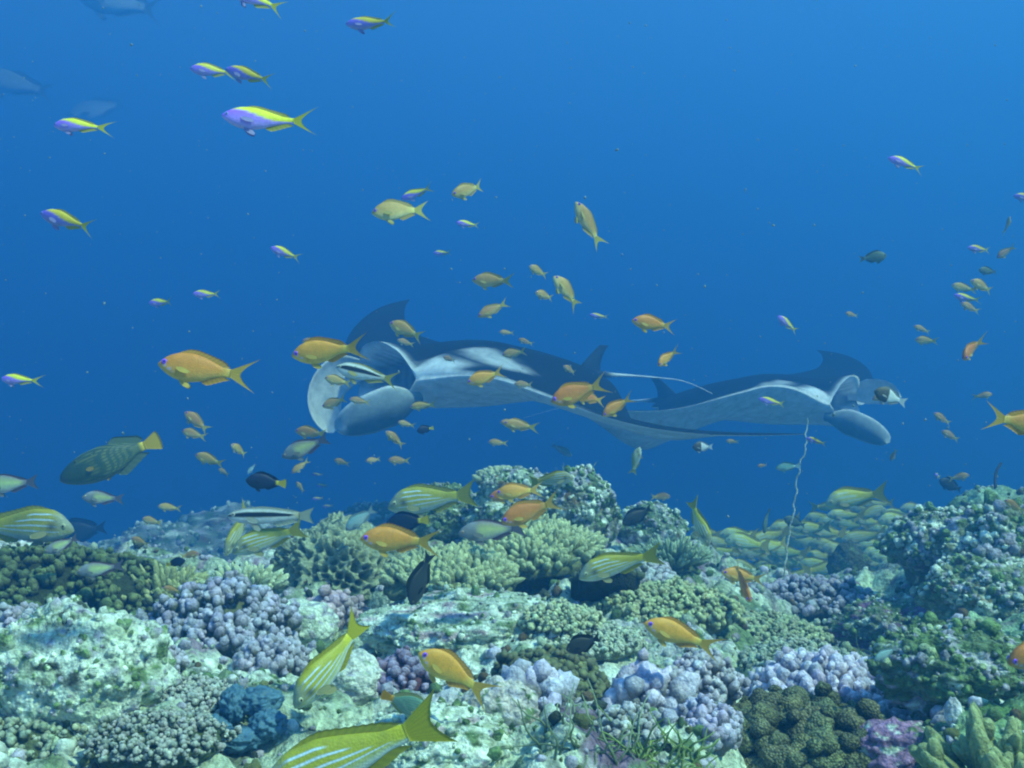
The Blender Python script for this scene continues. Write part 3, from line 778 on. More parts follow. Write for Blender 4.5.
def kind(name, **kw):
    k = Kind(); k.name = name
    # defaults: profile stations along the body (0 snout .. 1 tail root), upper and lower outline and half width, in body lengths
    k.xs = [0, .03, .08, .16, .28, .42, .58, .74, .88, 1]
    k.up = [.0, .035, .075, .12, .155, .165, .145, .10, .058, .05]
    k.lo = [.0, .03, .06, .10, .135, .15, .13, .085, .05, .045]
    k.wd = [.0, .025, .045, .062, .072, .07, .058, .038, .02, .012]
    k.tail = (.24, .20, .55)        # length, half spread, fork depth (share of the length)
    k.dorsal = (.22, .90, .075, 1.0)   # from, to, height, spikiness
    k.anal = (.60, .90, .07)
    k.pect = (.27, -.02, .15, .026)
    k.pelv = (.32, .14)
    k.eye = (.085, .022, .026)       # along, height, radius
    k.slope = 0.0
    for a, b in kw.items(): setattr(k, a, b)
    k.variants = {}
    return k

def build_variant(k, bend):
    """meshes of one species, unit total length, head towards +x, centred"""
    tl = k.tail[0]; BL = 1 - tl * .80
    x_of = lambda u: .5 - np.asarray(u) * BL
    def sway(x):
        t = np.clip((.30 - x), 0, None)
        return bend * t * t * .55
    nu, nv = k.res if hasattr(k, 'res') else (44, 28)
    u = (1 - np.cos(np.linspace(0, math.pi * .5, nu)))**.85; u = u / u[-1]
    up, lo, wd = curve(k.xs, k.up, u), curve(k.xs, k.lo, u), curve(k.xs, k.wd, u)
    th = np.linspace(0, 2 * np.pi, nv, endpoint=False)
    cz = (up - lo) / 2; hh = (up + lo) / 2
    sn, cs = np.sin(th), np.cos(th)
    Y = wd[:, None] * np.sign(cs) * np.abs(cs) ** .85
    Z = cz[:, None] + hh[:, None] * sn[None]
    X = np.repeat(x_of(u)[:, None], nv, 1)
    U = np.repeat(u[:, None], nv, 1)
    Vv = (Z + lo[:, None]) / np.maximum(up + lo, 1e-4)[:, None]
    Y = Y + sway(X)
    V = np.stack([X, Y, Z], -1).reshape(-1, 3)
    C = k.paint(U.ravel(), np.clip(Vv, 0, 1).ravel(), Z.ravel())
    out = {}
    Q = grid_quads(nu, nv, True)
    n0 = len(V)
    V = np.concatenate([V, [[x_of(1.0) - .002, float(sway(x_of(1.0))), float(cz[-1])]]])
    C = np.concatenate([C, C[-1:]])
    T = [[(nu - 1) * nv + j, n0, (nu - 1) * nv + (j + 1) % nv] for j in range(nv)]
    out['body'] = new_mesh(k.name, V, Q, np.array(T)[:, ::-1], np.clip(C, .008, .85), M_fish)
    def fin(name, base, edge, nb, nm, col, th0=.006, spike=0, y0=None, edge_col=None):
        """base(t), edge(t): curves in x,z ; a thin fin with both faces"""
        t = np.linspace(0, 1, nb)
        B, E = base(t), edge(t)
        if spike:
            zz = (np.arange(nb) % 2) * spike
            E = E - (E - B) * zz[:, None]
        s = np.linspace(0, 1, nm)
        P = B[:, None] * (1 - s)[None, :, None] + E[:, None] * s[None, :, None]
        tk = th0 * (1 - s) ** .7 + .0008
        Vs = []
        for sg in (1, -1):
            yy = sg * tk[None] * np.ones((nb, 1)) + sway(P[..., 0])
            Vs.append(np.stack([P[..., 0], yy, P[..., 1]], -1).reshape(-1, 3))
        n = nb * nm
        q1 = grid_quads(nb, nm); q2 = q1[:, ::-1] + n
        idx = np.arange(n).reshape(nb, nm)
        rim = np.concatenate([idx[0], idx[1:, -1], idx[-1, ::-1][1:], idx[::-1, 0][1:-1]])
        r2 = np.roll(rim, -1)
        q3 = np.stack([rim, rim + n, r2 + n, r2], -1)
        c = col(np.repeat(t[:, None], nm, 1).ravel(), np.repeat(s[None], nb, 0).ravel())
        c = np.broadcast_to(c, (n, 3))
        c = c * (1 - .18 * ((np.repeat(np.arange(nb)[:, None], nm, 1).ravel() % 2)))[:, None]
        out[name] = new_mesh(name, np.concatenate(Vs), np.concatenate([q1, q2, q3]), colors=np.clip(np.concatenate([c, c]), .008, .85), mat=M_fin)
    # tail fin
    zr = float(cz[-1]); hr = float(hh[-1])
    L, SP, FK = k.tail
    xb = float(x_of(1.0)) + .015
    def tb(t): f = t * 2 - 1; return np.stack([np.full_like(t, xb) - .01 * np.abs(f), zr + f * hr * .9], -1)
    def te(t):
        f = t * 2 - 1; a = np.abs(f)
        ln = L * (1 - FK * (1 - a ** 1.3)) if k.forked else L * (.86 + .14 * np.sqrt(np.maximum(0, 1 - a * a)))
        return np.stack([xb - ln, zr + np.sign(f) * SP * a ** .85], -1)
    fin('tail_fin', tb, te, 21, 8, k.c_tail)
    # dorsal and anal fins
    a, b, h, sp = k.dorsal
    zt = lambda u_: curve(k.xs, k.up, u_) - .012
    zl = lambda u_: -curve(k.xs, k.lo, u_) + .012
    hd = lambda t: h * np.minimum(1, .35 + 3.2 * t) * (1 - .35 * sstep(.35, .55, t) * k.notch + .1 * sstep(.6, .85, t)) * np.sqrt(np.maximum(0, 1 - np.maximum(0, t - .88) / .12 * .9))
    def db(t): uu = a + (b - a) * t; return np.stack([x_of(uu), zt(uu)], -1)
    def de(t): uu = a + (b - a) * t; return np.stack([x_of(uu) - .055 * (.4 + t), zt(uu) + hd(t)], -1)
    fin('dorsal_fin', db, de, 27, 5, k.c_dorsal, .005, .12 * sp)
    a2, b2, h2 = k.anal
    def ab(t): uu = a2 + (b2 - a2) * t; return np.stack([x_of(uu), zl(uu)], -1)
    def ae(t): uu = a2 + (b2 - a2) * t; return np.stack([x_of(uu) - .06 * (.4 + t), zl(uu) - h2 * np.minimum(1, .4 + 3 * t) * (1 - .45 * t)], -1)
    fin('anal_fin', ab, ae, 13, 5, k.c_anal, .005, .06)
    # paired fins
    def leaf(name, org, dirv, ln, wd_, sg, col, up_=np.array([0, 0, 1.])):
        d = np.array(dirv, float); d /= np.linalg.norm(d)
        s_ = np.cross(d, np.array([0, sg, .35])); s_ /= np.linalg.norm(s_)
        nrm = np.cross(d, s_)
        n, m = 10, 9
        t = np.linspace(0, 1, n); f = np.linspace(-1, 1, m)
        w_ = wd_ * (.22 + .95 * np.sin(math.pi * np.minimum(.93, t ** .9 * .93)) ** .8)
        P = np.array(org) + t[:, None, None] * ln * d + (w_[:, None] * f[None])[..., None] * s_ + (.1 * ln * (t ** 2))[:, None, None] * nrm
        tk = (.0035 * (1 - t) + .0008)[:, None, None] * nrm
        Vs = np.concatenate([(P + tk).reshape(-1, 3), (P - tk).reshape(-1, 3)])
        nn = n * m; q1 = grid_quads(n, m); q2 = q1[:, ::-1] + nn
        idx = np.arange(nn).reshape(n, m); rim = np.concatenate([idx[0], idx[1:, -1], idx[-1, ::-1][1:], idx[::-1, 0][1:-1]]); r2 = np.roll(rim, -1)
        q3 = np.stack([rim, rim + nn, r2 + nn, r2], -1)
        c = np.broadcast_to(np.asarray(col, float), (nn, 3)) * (1 - .2 * (np.tile(np.arange(m) % 2, n)))[:, None]
        return new_mesh(name, Vs, np.concatenate([q1, q2, q3]), colors=np.concatenate([c, c]), mat=M_fin)
    pu, pz, pl, pw = k.pect
    wp = float(curve(k.xs, k.wd, [pu])[0])
    vu, vl = k.pelv
    for i, sg in enumerate((1, -1)):
        out['pectoral_fin%d' % i] = leaf('pectoral_fin', (float(x_of(pu)), sg * wp * .96 + float(sway(x_of(pu))), pz), (-1, sg * .30, -.22), pl, pw, sg, k.c_pect)
        out['pelvic_fin%d' % i] = leaf('pelvic_fin', (float(x_of(vu)), sg * wp * .25 + float(sway(x_of(vu))), float(zl(np.array([vu]))[0])), (-.9, sg * .18, -.55), vl, .028, sg, k.c_pelv)
        eu, ez, er = k.eye
        we = float(curve(k.xs, k.wd, [eu])[0]); hu, hl = float(curve(k.xs, k.up, [eu])[0]), float(curve(k.xs, k.lo, [eu])[0])
        zc, hq = (hu - hl) / 2, (hu + hl) / 2
        ye = we * max(0.05, 1 - ((ez - zc) / hq) ** 2) ** .42
        Ve, Te = ico(3)
        rr = np.hypot(Ve[:, 0], Ve[:, 2])
        c = np.where((rr < .5)[:, None], np.array([[.006, .006, .012]]), np.asarray(k.c_eye, float)[None])
        W = Ve * er * np.array([1, .45, 1]) + np.array([float(x_of(eu)), sg * ye, ez])
        out['eye%d' % i] = new_mesh('eye', W, tris=Te, colors=c, mat=M_eye)
    return out

PARTS = ['tail_fin', 'dorsal_fin', 'anal_fin', 'pectoral_fin0', 'pectoral_fin1', 'pelvic_fin0', 'pelvic_fin1', 'eye0', 'eye1']
bpy.context.view_layer.update()
DG = bpy.context.evaluated_depsgraph_get()
_protos = {}
def proto(k, bend):
    key = (k.name, k.id, bend)
    if key not in _protos: _protos[key] = build_variant(k, bend)
    return _protos[key]

def reef_ahead(px, py):
    d = Vector(at(px, py, 1.0)); n = d.length
    hit, loc = S.ray_cast(DG, Vector((0, 0, 0)) + d * .3, d / n)[:2]
    return loc.y if hit and loc.y < 12 else 99.

def place_fish(k, label, head, tail, L=None, d=None, turn=0., bend=0., roll=0., group=None, parts=True, away=False):
    """head, tail: where snout and tail tip are seen; turn: degrees the head is turned towards the viewer (+) or away (-)"""
    L = L or k.L
    hx, hy = head; tx, ty = tail
    pxl = math.hypot(hx - tx, hy - ty)
    if d is None: d = L * math.cos(R(turn)) * F / pxl
    else: L = pxl / F * d / math.cos(R(turn))
    if 'hidden' not in label and k is not SCHL:
        lim = min(reef_ahead(hx + (tx - hx) * q, hy + (ty - hy) * q + o_ * pxl) for q in (0, .25, .5, .75, 1) for o_ in (0, .13)) - .05 - abs(math.sin(R(turn))) * L * .5
        if lim < d: L *= lim / d; d = lim
    fx, fz = (hx - tx) / pxl, -(hy - ty) / pxl
    f = Vector((fx * math.cos(R(turn)), -math.sin(R(turn)), fz * math.cos(R(turn))))
    upv = Vector((0, 0, 1)); upv = (upv - f * upv.dot(f))
    if upv.length < .25: upv = Vector((fx, 0, 0)) + Vector((0, 0, 1)) * .2; upv = upv - f * upv.dot(f)
    upv.normalize()
    left = upv.cross(f)
    upv, left = (upv * math.cos(R(roll)) + left * math.sin(R(roll))), (left * math.cos(R(roll)) - upv * math.sin(R(roll)))
    M = Matrix((f, left, upv)).transposed().to_4x4()
    c = at((hx + tx) / 2, (hy + ty) / 2, d)
    m = proto(k, bend)
    o = bpy.data.objects.new(k.name, m['body'])
    COL.objects.link(o)
    q_ = random.Random(label + str(round(hx)))
    o.matrix_world = Matrix.Translation(c) @ M @ Matrix.Diagonal((L, L * q_.uniform(.85, 1.15), L * q_.uniform(.9, 1.1), 1))
    tag(o, label, k.cat, group or k.group)
    if parts:
        for p in PARTS:
            q = bpy.data.objects.new(m[p].name.split('.')[0], m[p])
            COL.objects.link(q); q.parent = o
    return o

def base_kind(name, ident, cat, group, L, paint, eye_c, tail_c, fin_c, pect_c=None, forked=True, notch=.4, **kw):
    k = kind(name, **kw)
    k.id, k.cat, k.group, k.L, k.paint, k.forked, k.notch = ident, cat, group, L, paint, forked, notch
    k.c_eye = eye_c
    cf = lambda c: (lambda t, s: np.asarray(c, float)) if not callable(c) else c
    k.c_tail, k.c_dorsal, k.c_anal = cf(tail_c), cf(fin_c), cf(fin_c)
    k.c_pect = pect_c if pect_c is not None else (fin_c if not callable(fin_c) else (.5, .5, .2)); k.c_pelv = k.c_pect
    return k

def mixc(*stops):
    """colour stops over the height of the body: (v, colour)"""
    vs = [s[0] for s in stops]; cs = np.array([s[1] for s in stops], float)
    return lambda v: np.stack([np.interp(v, vs, cs[:, i]) for i in range(3)], -1)

# orange anthias: violet eye, pale violet streak behind it
def p_anthias(u, v, z):
    c = mixc((0, (.78, .52, .12)), (.25, (.76, .40, .06)), (.6, (.72, .30, .035)), (1, (.64, .25, .03)))(v)
    c = lerp(c, (.80, .50, .10), (sstep(.22, .0, u) * .6 * sstep(.6, .2, v))[:, None])
    line = .45 - (u - .07) * 1.6
    m = sstep(.05, .02, np.abs(v - line)) * sstep(.07, .09, u) * sstep(.235, .20, u)
    c = lerp(c, (.62, .50, .80), m[:, None] * .9)
    return lerp(c, (.80, .58, .10), (sstep(.8, 1, u) * .7)[:, None])
ANTH = base_kind('orange_anthias', 0, 'anthias', 'orange anthias hovering over the reef', .105, p_anthias, (.30, .10, .90), (.82, .56, .09), (.80, .46, .07), (.82, .62, .12),
                 tail=(.30, .19, .62), dorsal=(.22, .88, .06, .8), eye=(.095, .030, .030))
def p_anthias2(u, v, z):
    c = mixc((0, (.62, .56, .30)), (.3, (.62, .44, .16)), (.6, (.55, .33, .09)), (1, (.45, .26, .07)))(v)
    return lerp(c, (.72, .58, .14), (sstep(.75, 1, u) * .8)[:, None])
ANTP = base_kind('pale_anthias', 0, 'anthias', 'pale anthias drifting in open water', .09, p_anthias2, (.26, .12, .70), (.72, .62, .14), (.66, .50, .14), (.72, .62, .2),
                 tail=(.28, .18, .55), dorsal=(.22, .88, .06, .7), eye=(.095, .030, .030))
# violet anthias with a yellow back and tail
def p_violet(u, v, z):
    ye = .86 - .62 * sstep(.12, .98, u) ** .9
    c = mixc((0, (.44, .40, .85)), (.3, (.36, .27, .90)), (.7, (.28, .15, .88)), (1, (.28, .10, .85)))(v)
    m = sstep(-.05, .05, v - ye) * sstep(.10, .22, u)
    c = lerp(c, (.80, .66, .02), m[:, None])
    return lerp(c, (.30, .12, .85), (sstep(.14, .02, u) * sstep(.5, .7, v))[:, None])
VIOL = base_kind('violet_anthias', 0, 'anthias', 'violet anthias with yellow backs in open water', .10, p_violet, (.22, .30, .70), (.76, .68, .03), (.70, .60, .10), (.50, .46, .80),
                 tail=(.27, .17, .66), dorsal=(.25, .85, .04, .3), eye=(.075, .015, .020),
                 up=[.0, .03, .06, .095, .125, .13, .108, .07, .04, .034], lo=[.0, .028, .055, .09, .118, .122, .10, .065, .036, .03])
# blue striped snapper
SN_UP = [.0, .045, .085, .14, .175, .175, .145, .10, .062, .055]
SN_LO = [.0, .025, .05, .08, .105, .11, .10, .075, .05, .048]
def p_snapper(faint):
    def f(u, v, z):
        if faint < .6: v = v * .75 + .25
        c = mixc((0, (.62, .68, .62)), (.16, (.60, .66, .52)), (.27, (.48, .52, .20)), (.45, (.48, .45, .03)), (1, (.38, .36, .02)))(v)
        for q, (v0, sl, w_) in enumerate([(.36, .05, .016), (.53, .02, .018), (.70, -.02, .018), (.85, -.05, .016)]):
            m = sstep(w_ + .012, w_ - .002, np.abs(v - v0 - sl * (u - .5) * 2)) * sstep(.10 + .04 * q, .17 + .04 * q, u) * sstep(.93 - .13 * q, .86 - .13 * q, u)
            c = lerp(c, (.20, .28, .36), (sstep(w_ + .030, w_, np.abs(v - v0 - sl * (u - .5) * 2)) * sstep(.16, .2, u) * sstep(.9 - .13 * q, .8 - .13 * q, u) * .5)[:, None])
            c = lerp(c, (.60, .74, .84), m[:, None] * faint)
        hd = sstep(.27, .12, u)
        c = lerp(c, (.30, .36, .36), (hd * .65 * sstep(.2, .55, v))[:, None])
        spot = np.exp(-(((u - .235) / .055) ** 2 + ((v - .50) / .15) ** 2))
        c = lerp(c, (.05, .07, .08), (spot * .85)[:, None])
        if faint < .6: c = c * np.array([1.3, 1.4, 1.2])
        return lerp(c, (.66, .58, .02), (sstep(.84, 1, u) * sstep(.2, .4, v))[:, None])
    return f
SNAP = base_kind('striped_snapper', 0, 'snapper', 'blue striped snappers over the reef', .23, p_snapper(1.0), (.50, .52, .30), (.62, .56, .015), (.52, .48, .03), (.56, .54, .25),
                 up=SN_UP, lo=SN_LO, tail=(.24, .155, .36), dorsal=(.24, .90, .042, .9), eye=(.11, .045, .026), res=(96, 200), pelv=(.34, .13))
SCHL = base_kind('schooling_snapper', 1, 'snapper', 'dense school of faint yellow snappers beyond the reef', .22, p_snapper(.45), (.50, .52, .30), (.62, .56, .015), (.52, .48, .03), (.56, .54, .25),
                 up=SN_UP, lo=SN_LO, tail=(.24, .185, .36), dorsal=(.24, .90, .055, .9), eye=(.11, .045, .026), res=(30, 26), pelv=(.34, .13))
# white fish with a black stripe
def p_stripe(u, v, z):
    c = mixc((0, (.74, .78, .74)), (.5, (.76, .80, .76)), (.85, (.70, .76, .70)), (1, (.14, .14, .12)))(v)
    m = sstep(.19, .12, np.abs(v - .60)) * sstep(.97, .85, u)
    c = lerp(c, (.012, .014, .016), m[:, None])
    return lerp(c, (.60, .56, .25), (sstep(.86, 1, u))[:, None])
slim = dict(up=[.0, .03, .052, .075, .09, .092, .085, .065, .045, .04], lo=[.0, .028, .05, .072, .086, .09, .08, .06, .042, .038], wd=[0, .02, .034, .044, .05, .05, .042, .03, .016, .01])
STRP = base_kind('black_striped_fish', 0, 'reef fish', None, .17, p_stripe, (.5, .5, .4), (.58, .60, .45), (.64, .66, .5), (.6, .62, .5), tail=(.18, .09, .25), dorsal=(.24, .92, .025, .2), **slim)
STRY = base_kind('black_striped_fish', 1, 'reef fish', None, .15, p_stripe, (.5, .5, .4), (.70, .60, .10), (.66, .56, .12), (.68, .6, .2), tail=(.25, .16, .6), dorsal=(.24, .92, .03, .3),
                 up=[.0, .03, .06, .10, .125, .125, .11, .075, .045, .04], lo=[.0, .03, .055, .09, .12, .12, .10, .07, .045, .04])
deep = dict(up=[.0, .05, .10, .16, .20, .21, .19, .13, .07, .06], lo=[.0, .045, .09, .15, .19, .20, .18, .12, .065, .055])
def flat(c0, c1=None, tailc=None):
    def f(u, v, z):
        c = lerp(c0, c1 if c1 is not None else c0, v[:, None])
        return c if tailc is None else lerp(c, tailc, (sstep(.88, .95, u))[:, None])
    return f
NAVY, YEL = (.012, .018, .045), (.74, .62, .02)
DAMS = base_kind('dark_damselfish', 0, 'damselfish', None, .09, flat(NAVY, NAVY, YEL), (.02, .02, .03), YEL, NAVY, NAVY, forked=False, tail=(.20, .12, .2), **deep)
BLAK = base_kind('dark_reef_fish', 0, 'reef fish', None, .16, flat((.035, .04, .035), (.02, .025, .02)), (.1, .1, .08), (.03, .035, .03), (.02, .025, .02), forked=True, tail=(.2, .15, .35), dorsal=(.2, .92, .10, .3), anal=(.5, .92, .09), **deep)
OLIV = base_kind('olive_damselfish', 0, 'damselfish', None, .09, flat((.16, .20, .10), (.10, .14, .07)), (.05, .06, .05), (.16, .20, .1), (.1, .13, .06), forked=True, tail=(.24, .14, .4), **deep)
def p_bicolor(u, v, z):
    return lerp((.10, .09, .04), (.80, .84, .82), sstep(.50, .54, u)[:, None])
BICO = base_kind('two_tone_damselfish', 0, 'damselfish', 'damselfish with a dark front and white rear', .075, p_bicolor, (.05, .06, .05), (.80, .84, .82), (.45, .47, .42), forked=True, tail=(.24, .15, .3), **deep)
# grey headed wrasse with a yellow green flank
def p_wrasse(u, v, z):
    c = mixc((0, (.50, .42, .50)), (.3, (.50, .56, .34)), (.6, (.52, .60, .22)), (.9, (.26, .26, .2)), (1, (.14, .12, .14)))(v)
    c = lerp(c, (.24, .25, .26), (sstep(.42, .28, u))[:, None])
    return lerp(c, (.20, .18, .22), (sstep(.8, .98, u))[:, None])
WRAS = base_kind('grey_headed_wrasse', 0, 'wrasse', None, .14, p_wrasse, (.4, .3, .2), (.22, .20, .24), (.20, .14, .17), (.3, .3, .28), tail=(.22, .14, .35), dorsal=(.24, .92, .035, .2))
def p_tealwr(u, v, z):
    c = mixc((0, (.5, .66, .62)), (.5, (.20, .44, .42)), (1, (.06, .16, .17)))(v)
    return lerp(c, (.5, .66, .66), (sstep(.82, .95, u))[:, None])
TEAL = base_kind('teal_parrotfish', 0, 'parrotfish', None, .2, p_tealwr, (.3, .3, .2), (.4, .6, .6), (.12, .3, .3), tail=(.2, .12, .2), forked=False)
def p_paleb(u, v, z): return mixc((0, (.5, .62, .62)), (1, (.22, .40, .42)))(v)
PALB = base_kind('pale_reef_fish', 0, 'reef fish', None, .16, p_paleb, (.2, .2, .2), (.4, .5, .5), (.34, .46, .46), tail=(.22, .14, .4))
def p_silver(u, v, z): return mixc((0, (.50, .52, .50)), (.5, (.30, .36, .36)), (1, (.08, .12, .13)))(v)
JACK = base_kind('big_grey_jack', 0, 'jack', 'big grey jacks fading into the blue at top left', .95, p_silver, (.2, .2, .2), (.12, .16, .17), (.12, .16, .17), tail=(.26, .2, .72), dorsal=(.5, .92, .06, .1), anal=(.55, .92, .05))
# orange lined triggerfish
def p_trigger(u, v, z):
    c = mixc((0, (.07, .12, .07)), (.4, (.05, .095, .05)), (1, (.03, .06, .035)))(v)
    s = np.sin((v + .35 * (u - .5) + .05 * np.sin(u * 9)) * 62)
    c = lerp(c, (.22, .24, .08), (sstep(.45, .9, s) * sstep(.2, .34, u) * .75)[:, None])
    mouth = np.exp(-(((u - .03) / .06) ** 2 + ((v - .3) / .3) ** 2))
    c = lerp(c, (.06, .07, .10), (mouth * .9)[:, None])
    return lerp(c, (.75, .50, .02), (sstep(.93, .98, u))[:, None])
TRIG = base_kind('lined_triggerfish', 0, 'triggerfish', None, .26, p_trigger, (.10, .12, .06), (.82, .58, .02), (.20, .28, .16), (.55, .40, .05), forked=False, res=(80, 60), notch=0,
                 xs=[0, .03, .1, .22, .36, .5, .64, .78, .9, 1], up=[.0, .05, .10, .15, .18, .185, .17, .12, .065, .05], lo=[.01, .045, .09, .14, .175, .185, .165, .11, .06, .045],
                 wd=[0, .03, .055, .075, .085, .085, .07, .048, .028, .016], tail=(.17, .11, .1), dorsal=(.62, .92, .075, .1), anal=(.60, .92, .09), eye=(.26, .12, .018), pect=(.34, .0, .08, .022), pelv=(.5, .02))
def p_lined(u, v, z):
    c = mixc((0, (.40, .52, .36)), (1, (.16, .30, .2)))(v)
    s = np.sin((v + .2 * u) * 55)
    c = lerp(c, (.07, .20, .16), (sstep(.2, .8, s) * .8)[:, None])
    return lerp(c, (.82, .42, .03), (sstep(.90, .95, u))[:, None])
LINE = base_kind('lined_triggerfish', 1, 'triggerfish', None, .12, p_lined, (.2, .2, .1), (.82, .45, .03), (.5, .5, .2), (.5, .5, .2), forked=False, res=(70, 60), tail=(.2, .1, .1), **deep)
ORBK = base_kind('orange_anthias', 1, 'anthias', 'orange anthias hovering over the reef', .105, p_anthias, (.30, .10, .90), (.82, .56, .09), (.80, .46, .07), (.82, .62, .12),
                 tail=(.22, .14, .6), dorsal=(.22, .88, .06, .8), eye=(.095, .030, .030))

# ---- every fish: (label, snout pixel, tail pixel, length or None, turn, bend, roll)
def shoal(k, rows):
    for i, r in enumerate(rows):
        lab, h, t = r[:3]
        L = r[3] if len(r) > 3 and r[3] else k.L
        turn = r[4] if len(r) > 4 else ((i * 37) % 5 - 2) * 6
        bend = r[5] if len(r) > 5 else ((i * 53) % 5 - 2) * .32
        roll = r[6] if len(r) > 6 else ((i * 29) % 5 - 2) * 4
        place_fish(k, lab, h, t, L, turn=turn, bend=round(bend, 1), roll=roll)

shoal(VIOL, [
 ('largest violet anthias with yellow back, upper left', (224, 118), (312, 124), .115, 12, .5),
 ('violet anthias with yellow tail swimming close behind another near the top left', (225, 69), (274, 82)),
 ('violet anthias leading a pair at the top left, tail hidden by the follower', (191, 70), (234, 71)),
 ('violet anthias with bright yellow back at the top edge, left of centre', (345, 23), (398, 25)),
 ('violet anthias cut by the top edge, only its yellow tail hanging into view', (230, -10), (283, 9)),
 ('pale violet anthias below the faint grey jack, far left', (51, 124), (108, 126)),
 ('violet anthias with long yellow back at left, diving side down', (40, 213), (96, 229)),
 ('small violet anthias alone between the large violet one and the left manta', (271, 248), (300, 258)),
 ('left one of two tiny violet anthias above the big orange anthias', (148, 303), (175, 302)),
 ('right one of two tiny violet anthias above the big orange anthias', (193, 294), (220, 294)),
 ('violet anthias at the left edge above the triggerfish', (-1, 379), (39, 380)),
 ('yellow backed violet anthias head down above a pale orange anthias', (401, 199), (433, 187)),
 ('tiny violet anthias just below the pale orange anthias with violet eye, upper middle', (456, 223), (480, 225)),
 ('tiny violet anthias with yellow tail, lower one of two near the upper middle', (433, 253), (452, 253)),
 ('tiny violet anthias above the dorsal fin of the left manta', (589, 315), (609, 317)),
 ('violet anthias alone in the open water at the upper right', (889, 157), (923, 169)),
 ('violet anthias cut by the right edge, highest on that side', (1013, 196), (1040, 198)),
 ('violet anthias at right, above the small group of orange anthias', (966, 248), (993, 250)),
 ('violet anthias among the small orange anthias at the right', (954, 295), (979, 301)),
 ('violet anthias diving steeply over the head of the right manta', (777, 316), (798, 332)),
 ('violet anthias in front of the dark back of the right manta', (759, 399), (785, 404)),
 ('violet anthias beside the wire coral, under the right manta', (806, 438), (826, 444)),
 ('topmost of four tiny violet fish left of the black striped fish with forked tail', (311, 474), (323, 475)),
 ('second of four tiny violet fish at lower left, right of the dark damselfish', (316, 486), (329, 485)),
 ('third of four tiny violet fish at lower left, above the reef crest', (312, 499), (324, 498)),
 ('lowest of four tiny violet fish at lower left, just over the reef crest', (322, 507), (333, 505)),
 ('tiny violet anthias seen from the front near the right rocks', (932, 474), (942, 478), None, 55),
])
shoal(ANTH, [
 ('biggest orange anthias in open water, left of the left manta', (160, 364), (253, 378), .12, 8, .3),
 ('large orange anthias crossing the far lobe of the left manta', (292, 356), (366, 346), .115, 4, .3),
 ('orange anthias above the dorsal fin of the left manta, right of centre', (631, 321), (677, 327), .10),
 ('small orange anthias nosing down beneath the one above the manta tail', (657, 366), (676, 349), .075, 30),
 ('large orange anthias across the tail root of the left manta', (551, 402), (606, 383), .11, 8, .4),
 ('orange anthias half hidden behind the one at the manta tail root', (573, 395), (607, 401), .09, 10),
 ('orange anthias nosing down at the tip of the pale wing', (602, 416), (632, 396), .09, 15),
 ('orange anthias in front of the white rim of the left manta', (467, 383), (505, 371), .10, 6),
 ('orange anthias close to the reef in front of the honeycomb coral, largest at the crest', (361, 538), (437, 542), .115, 10, .6),
 ('large orange anthias nosing down in front of the coral pillar', (501, 522), (560, 500), .115, 10, .3),
 ('orange anthias behind the one nosing down beside the coral pillar', (496, 494), (542, 489), .105, -5),
 ('third orange anthias of the trio by the pillar, mostly hidden by the others', (489, 497), (530, 491), .10, 10),
 ('orange anthias low over the reef, tail bent down, foreground middle', (419, 651), (487, 692), .115, 12, 1.0),
 ('stout orange anthias low over the reef at centre right', (643, 622), (716, 648), .115, 8, .6),
 ('orange anthias in profile behind the one facing the camera', (721, 572), (762, 580), .105, 10, .8),
 ('orange anthias facing the camera at the right of centre, over the reef', (746, 598), (736, 566), .105, 48, .3),
 ('orange anthias cut by the right edge, head showing low over the reef', (1004, 662), (1080, 638), .12, 10),
 ('orange anthias cut by the right edge, tail showing in open water', (1062, 431), (985, 416), .11, 5),
 ('orange anthias nosing down with tail raised at the right', (958, 360), (980, 338), .10, 40, .8),
])
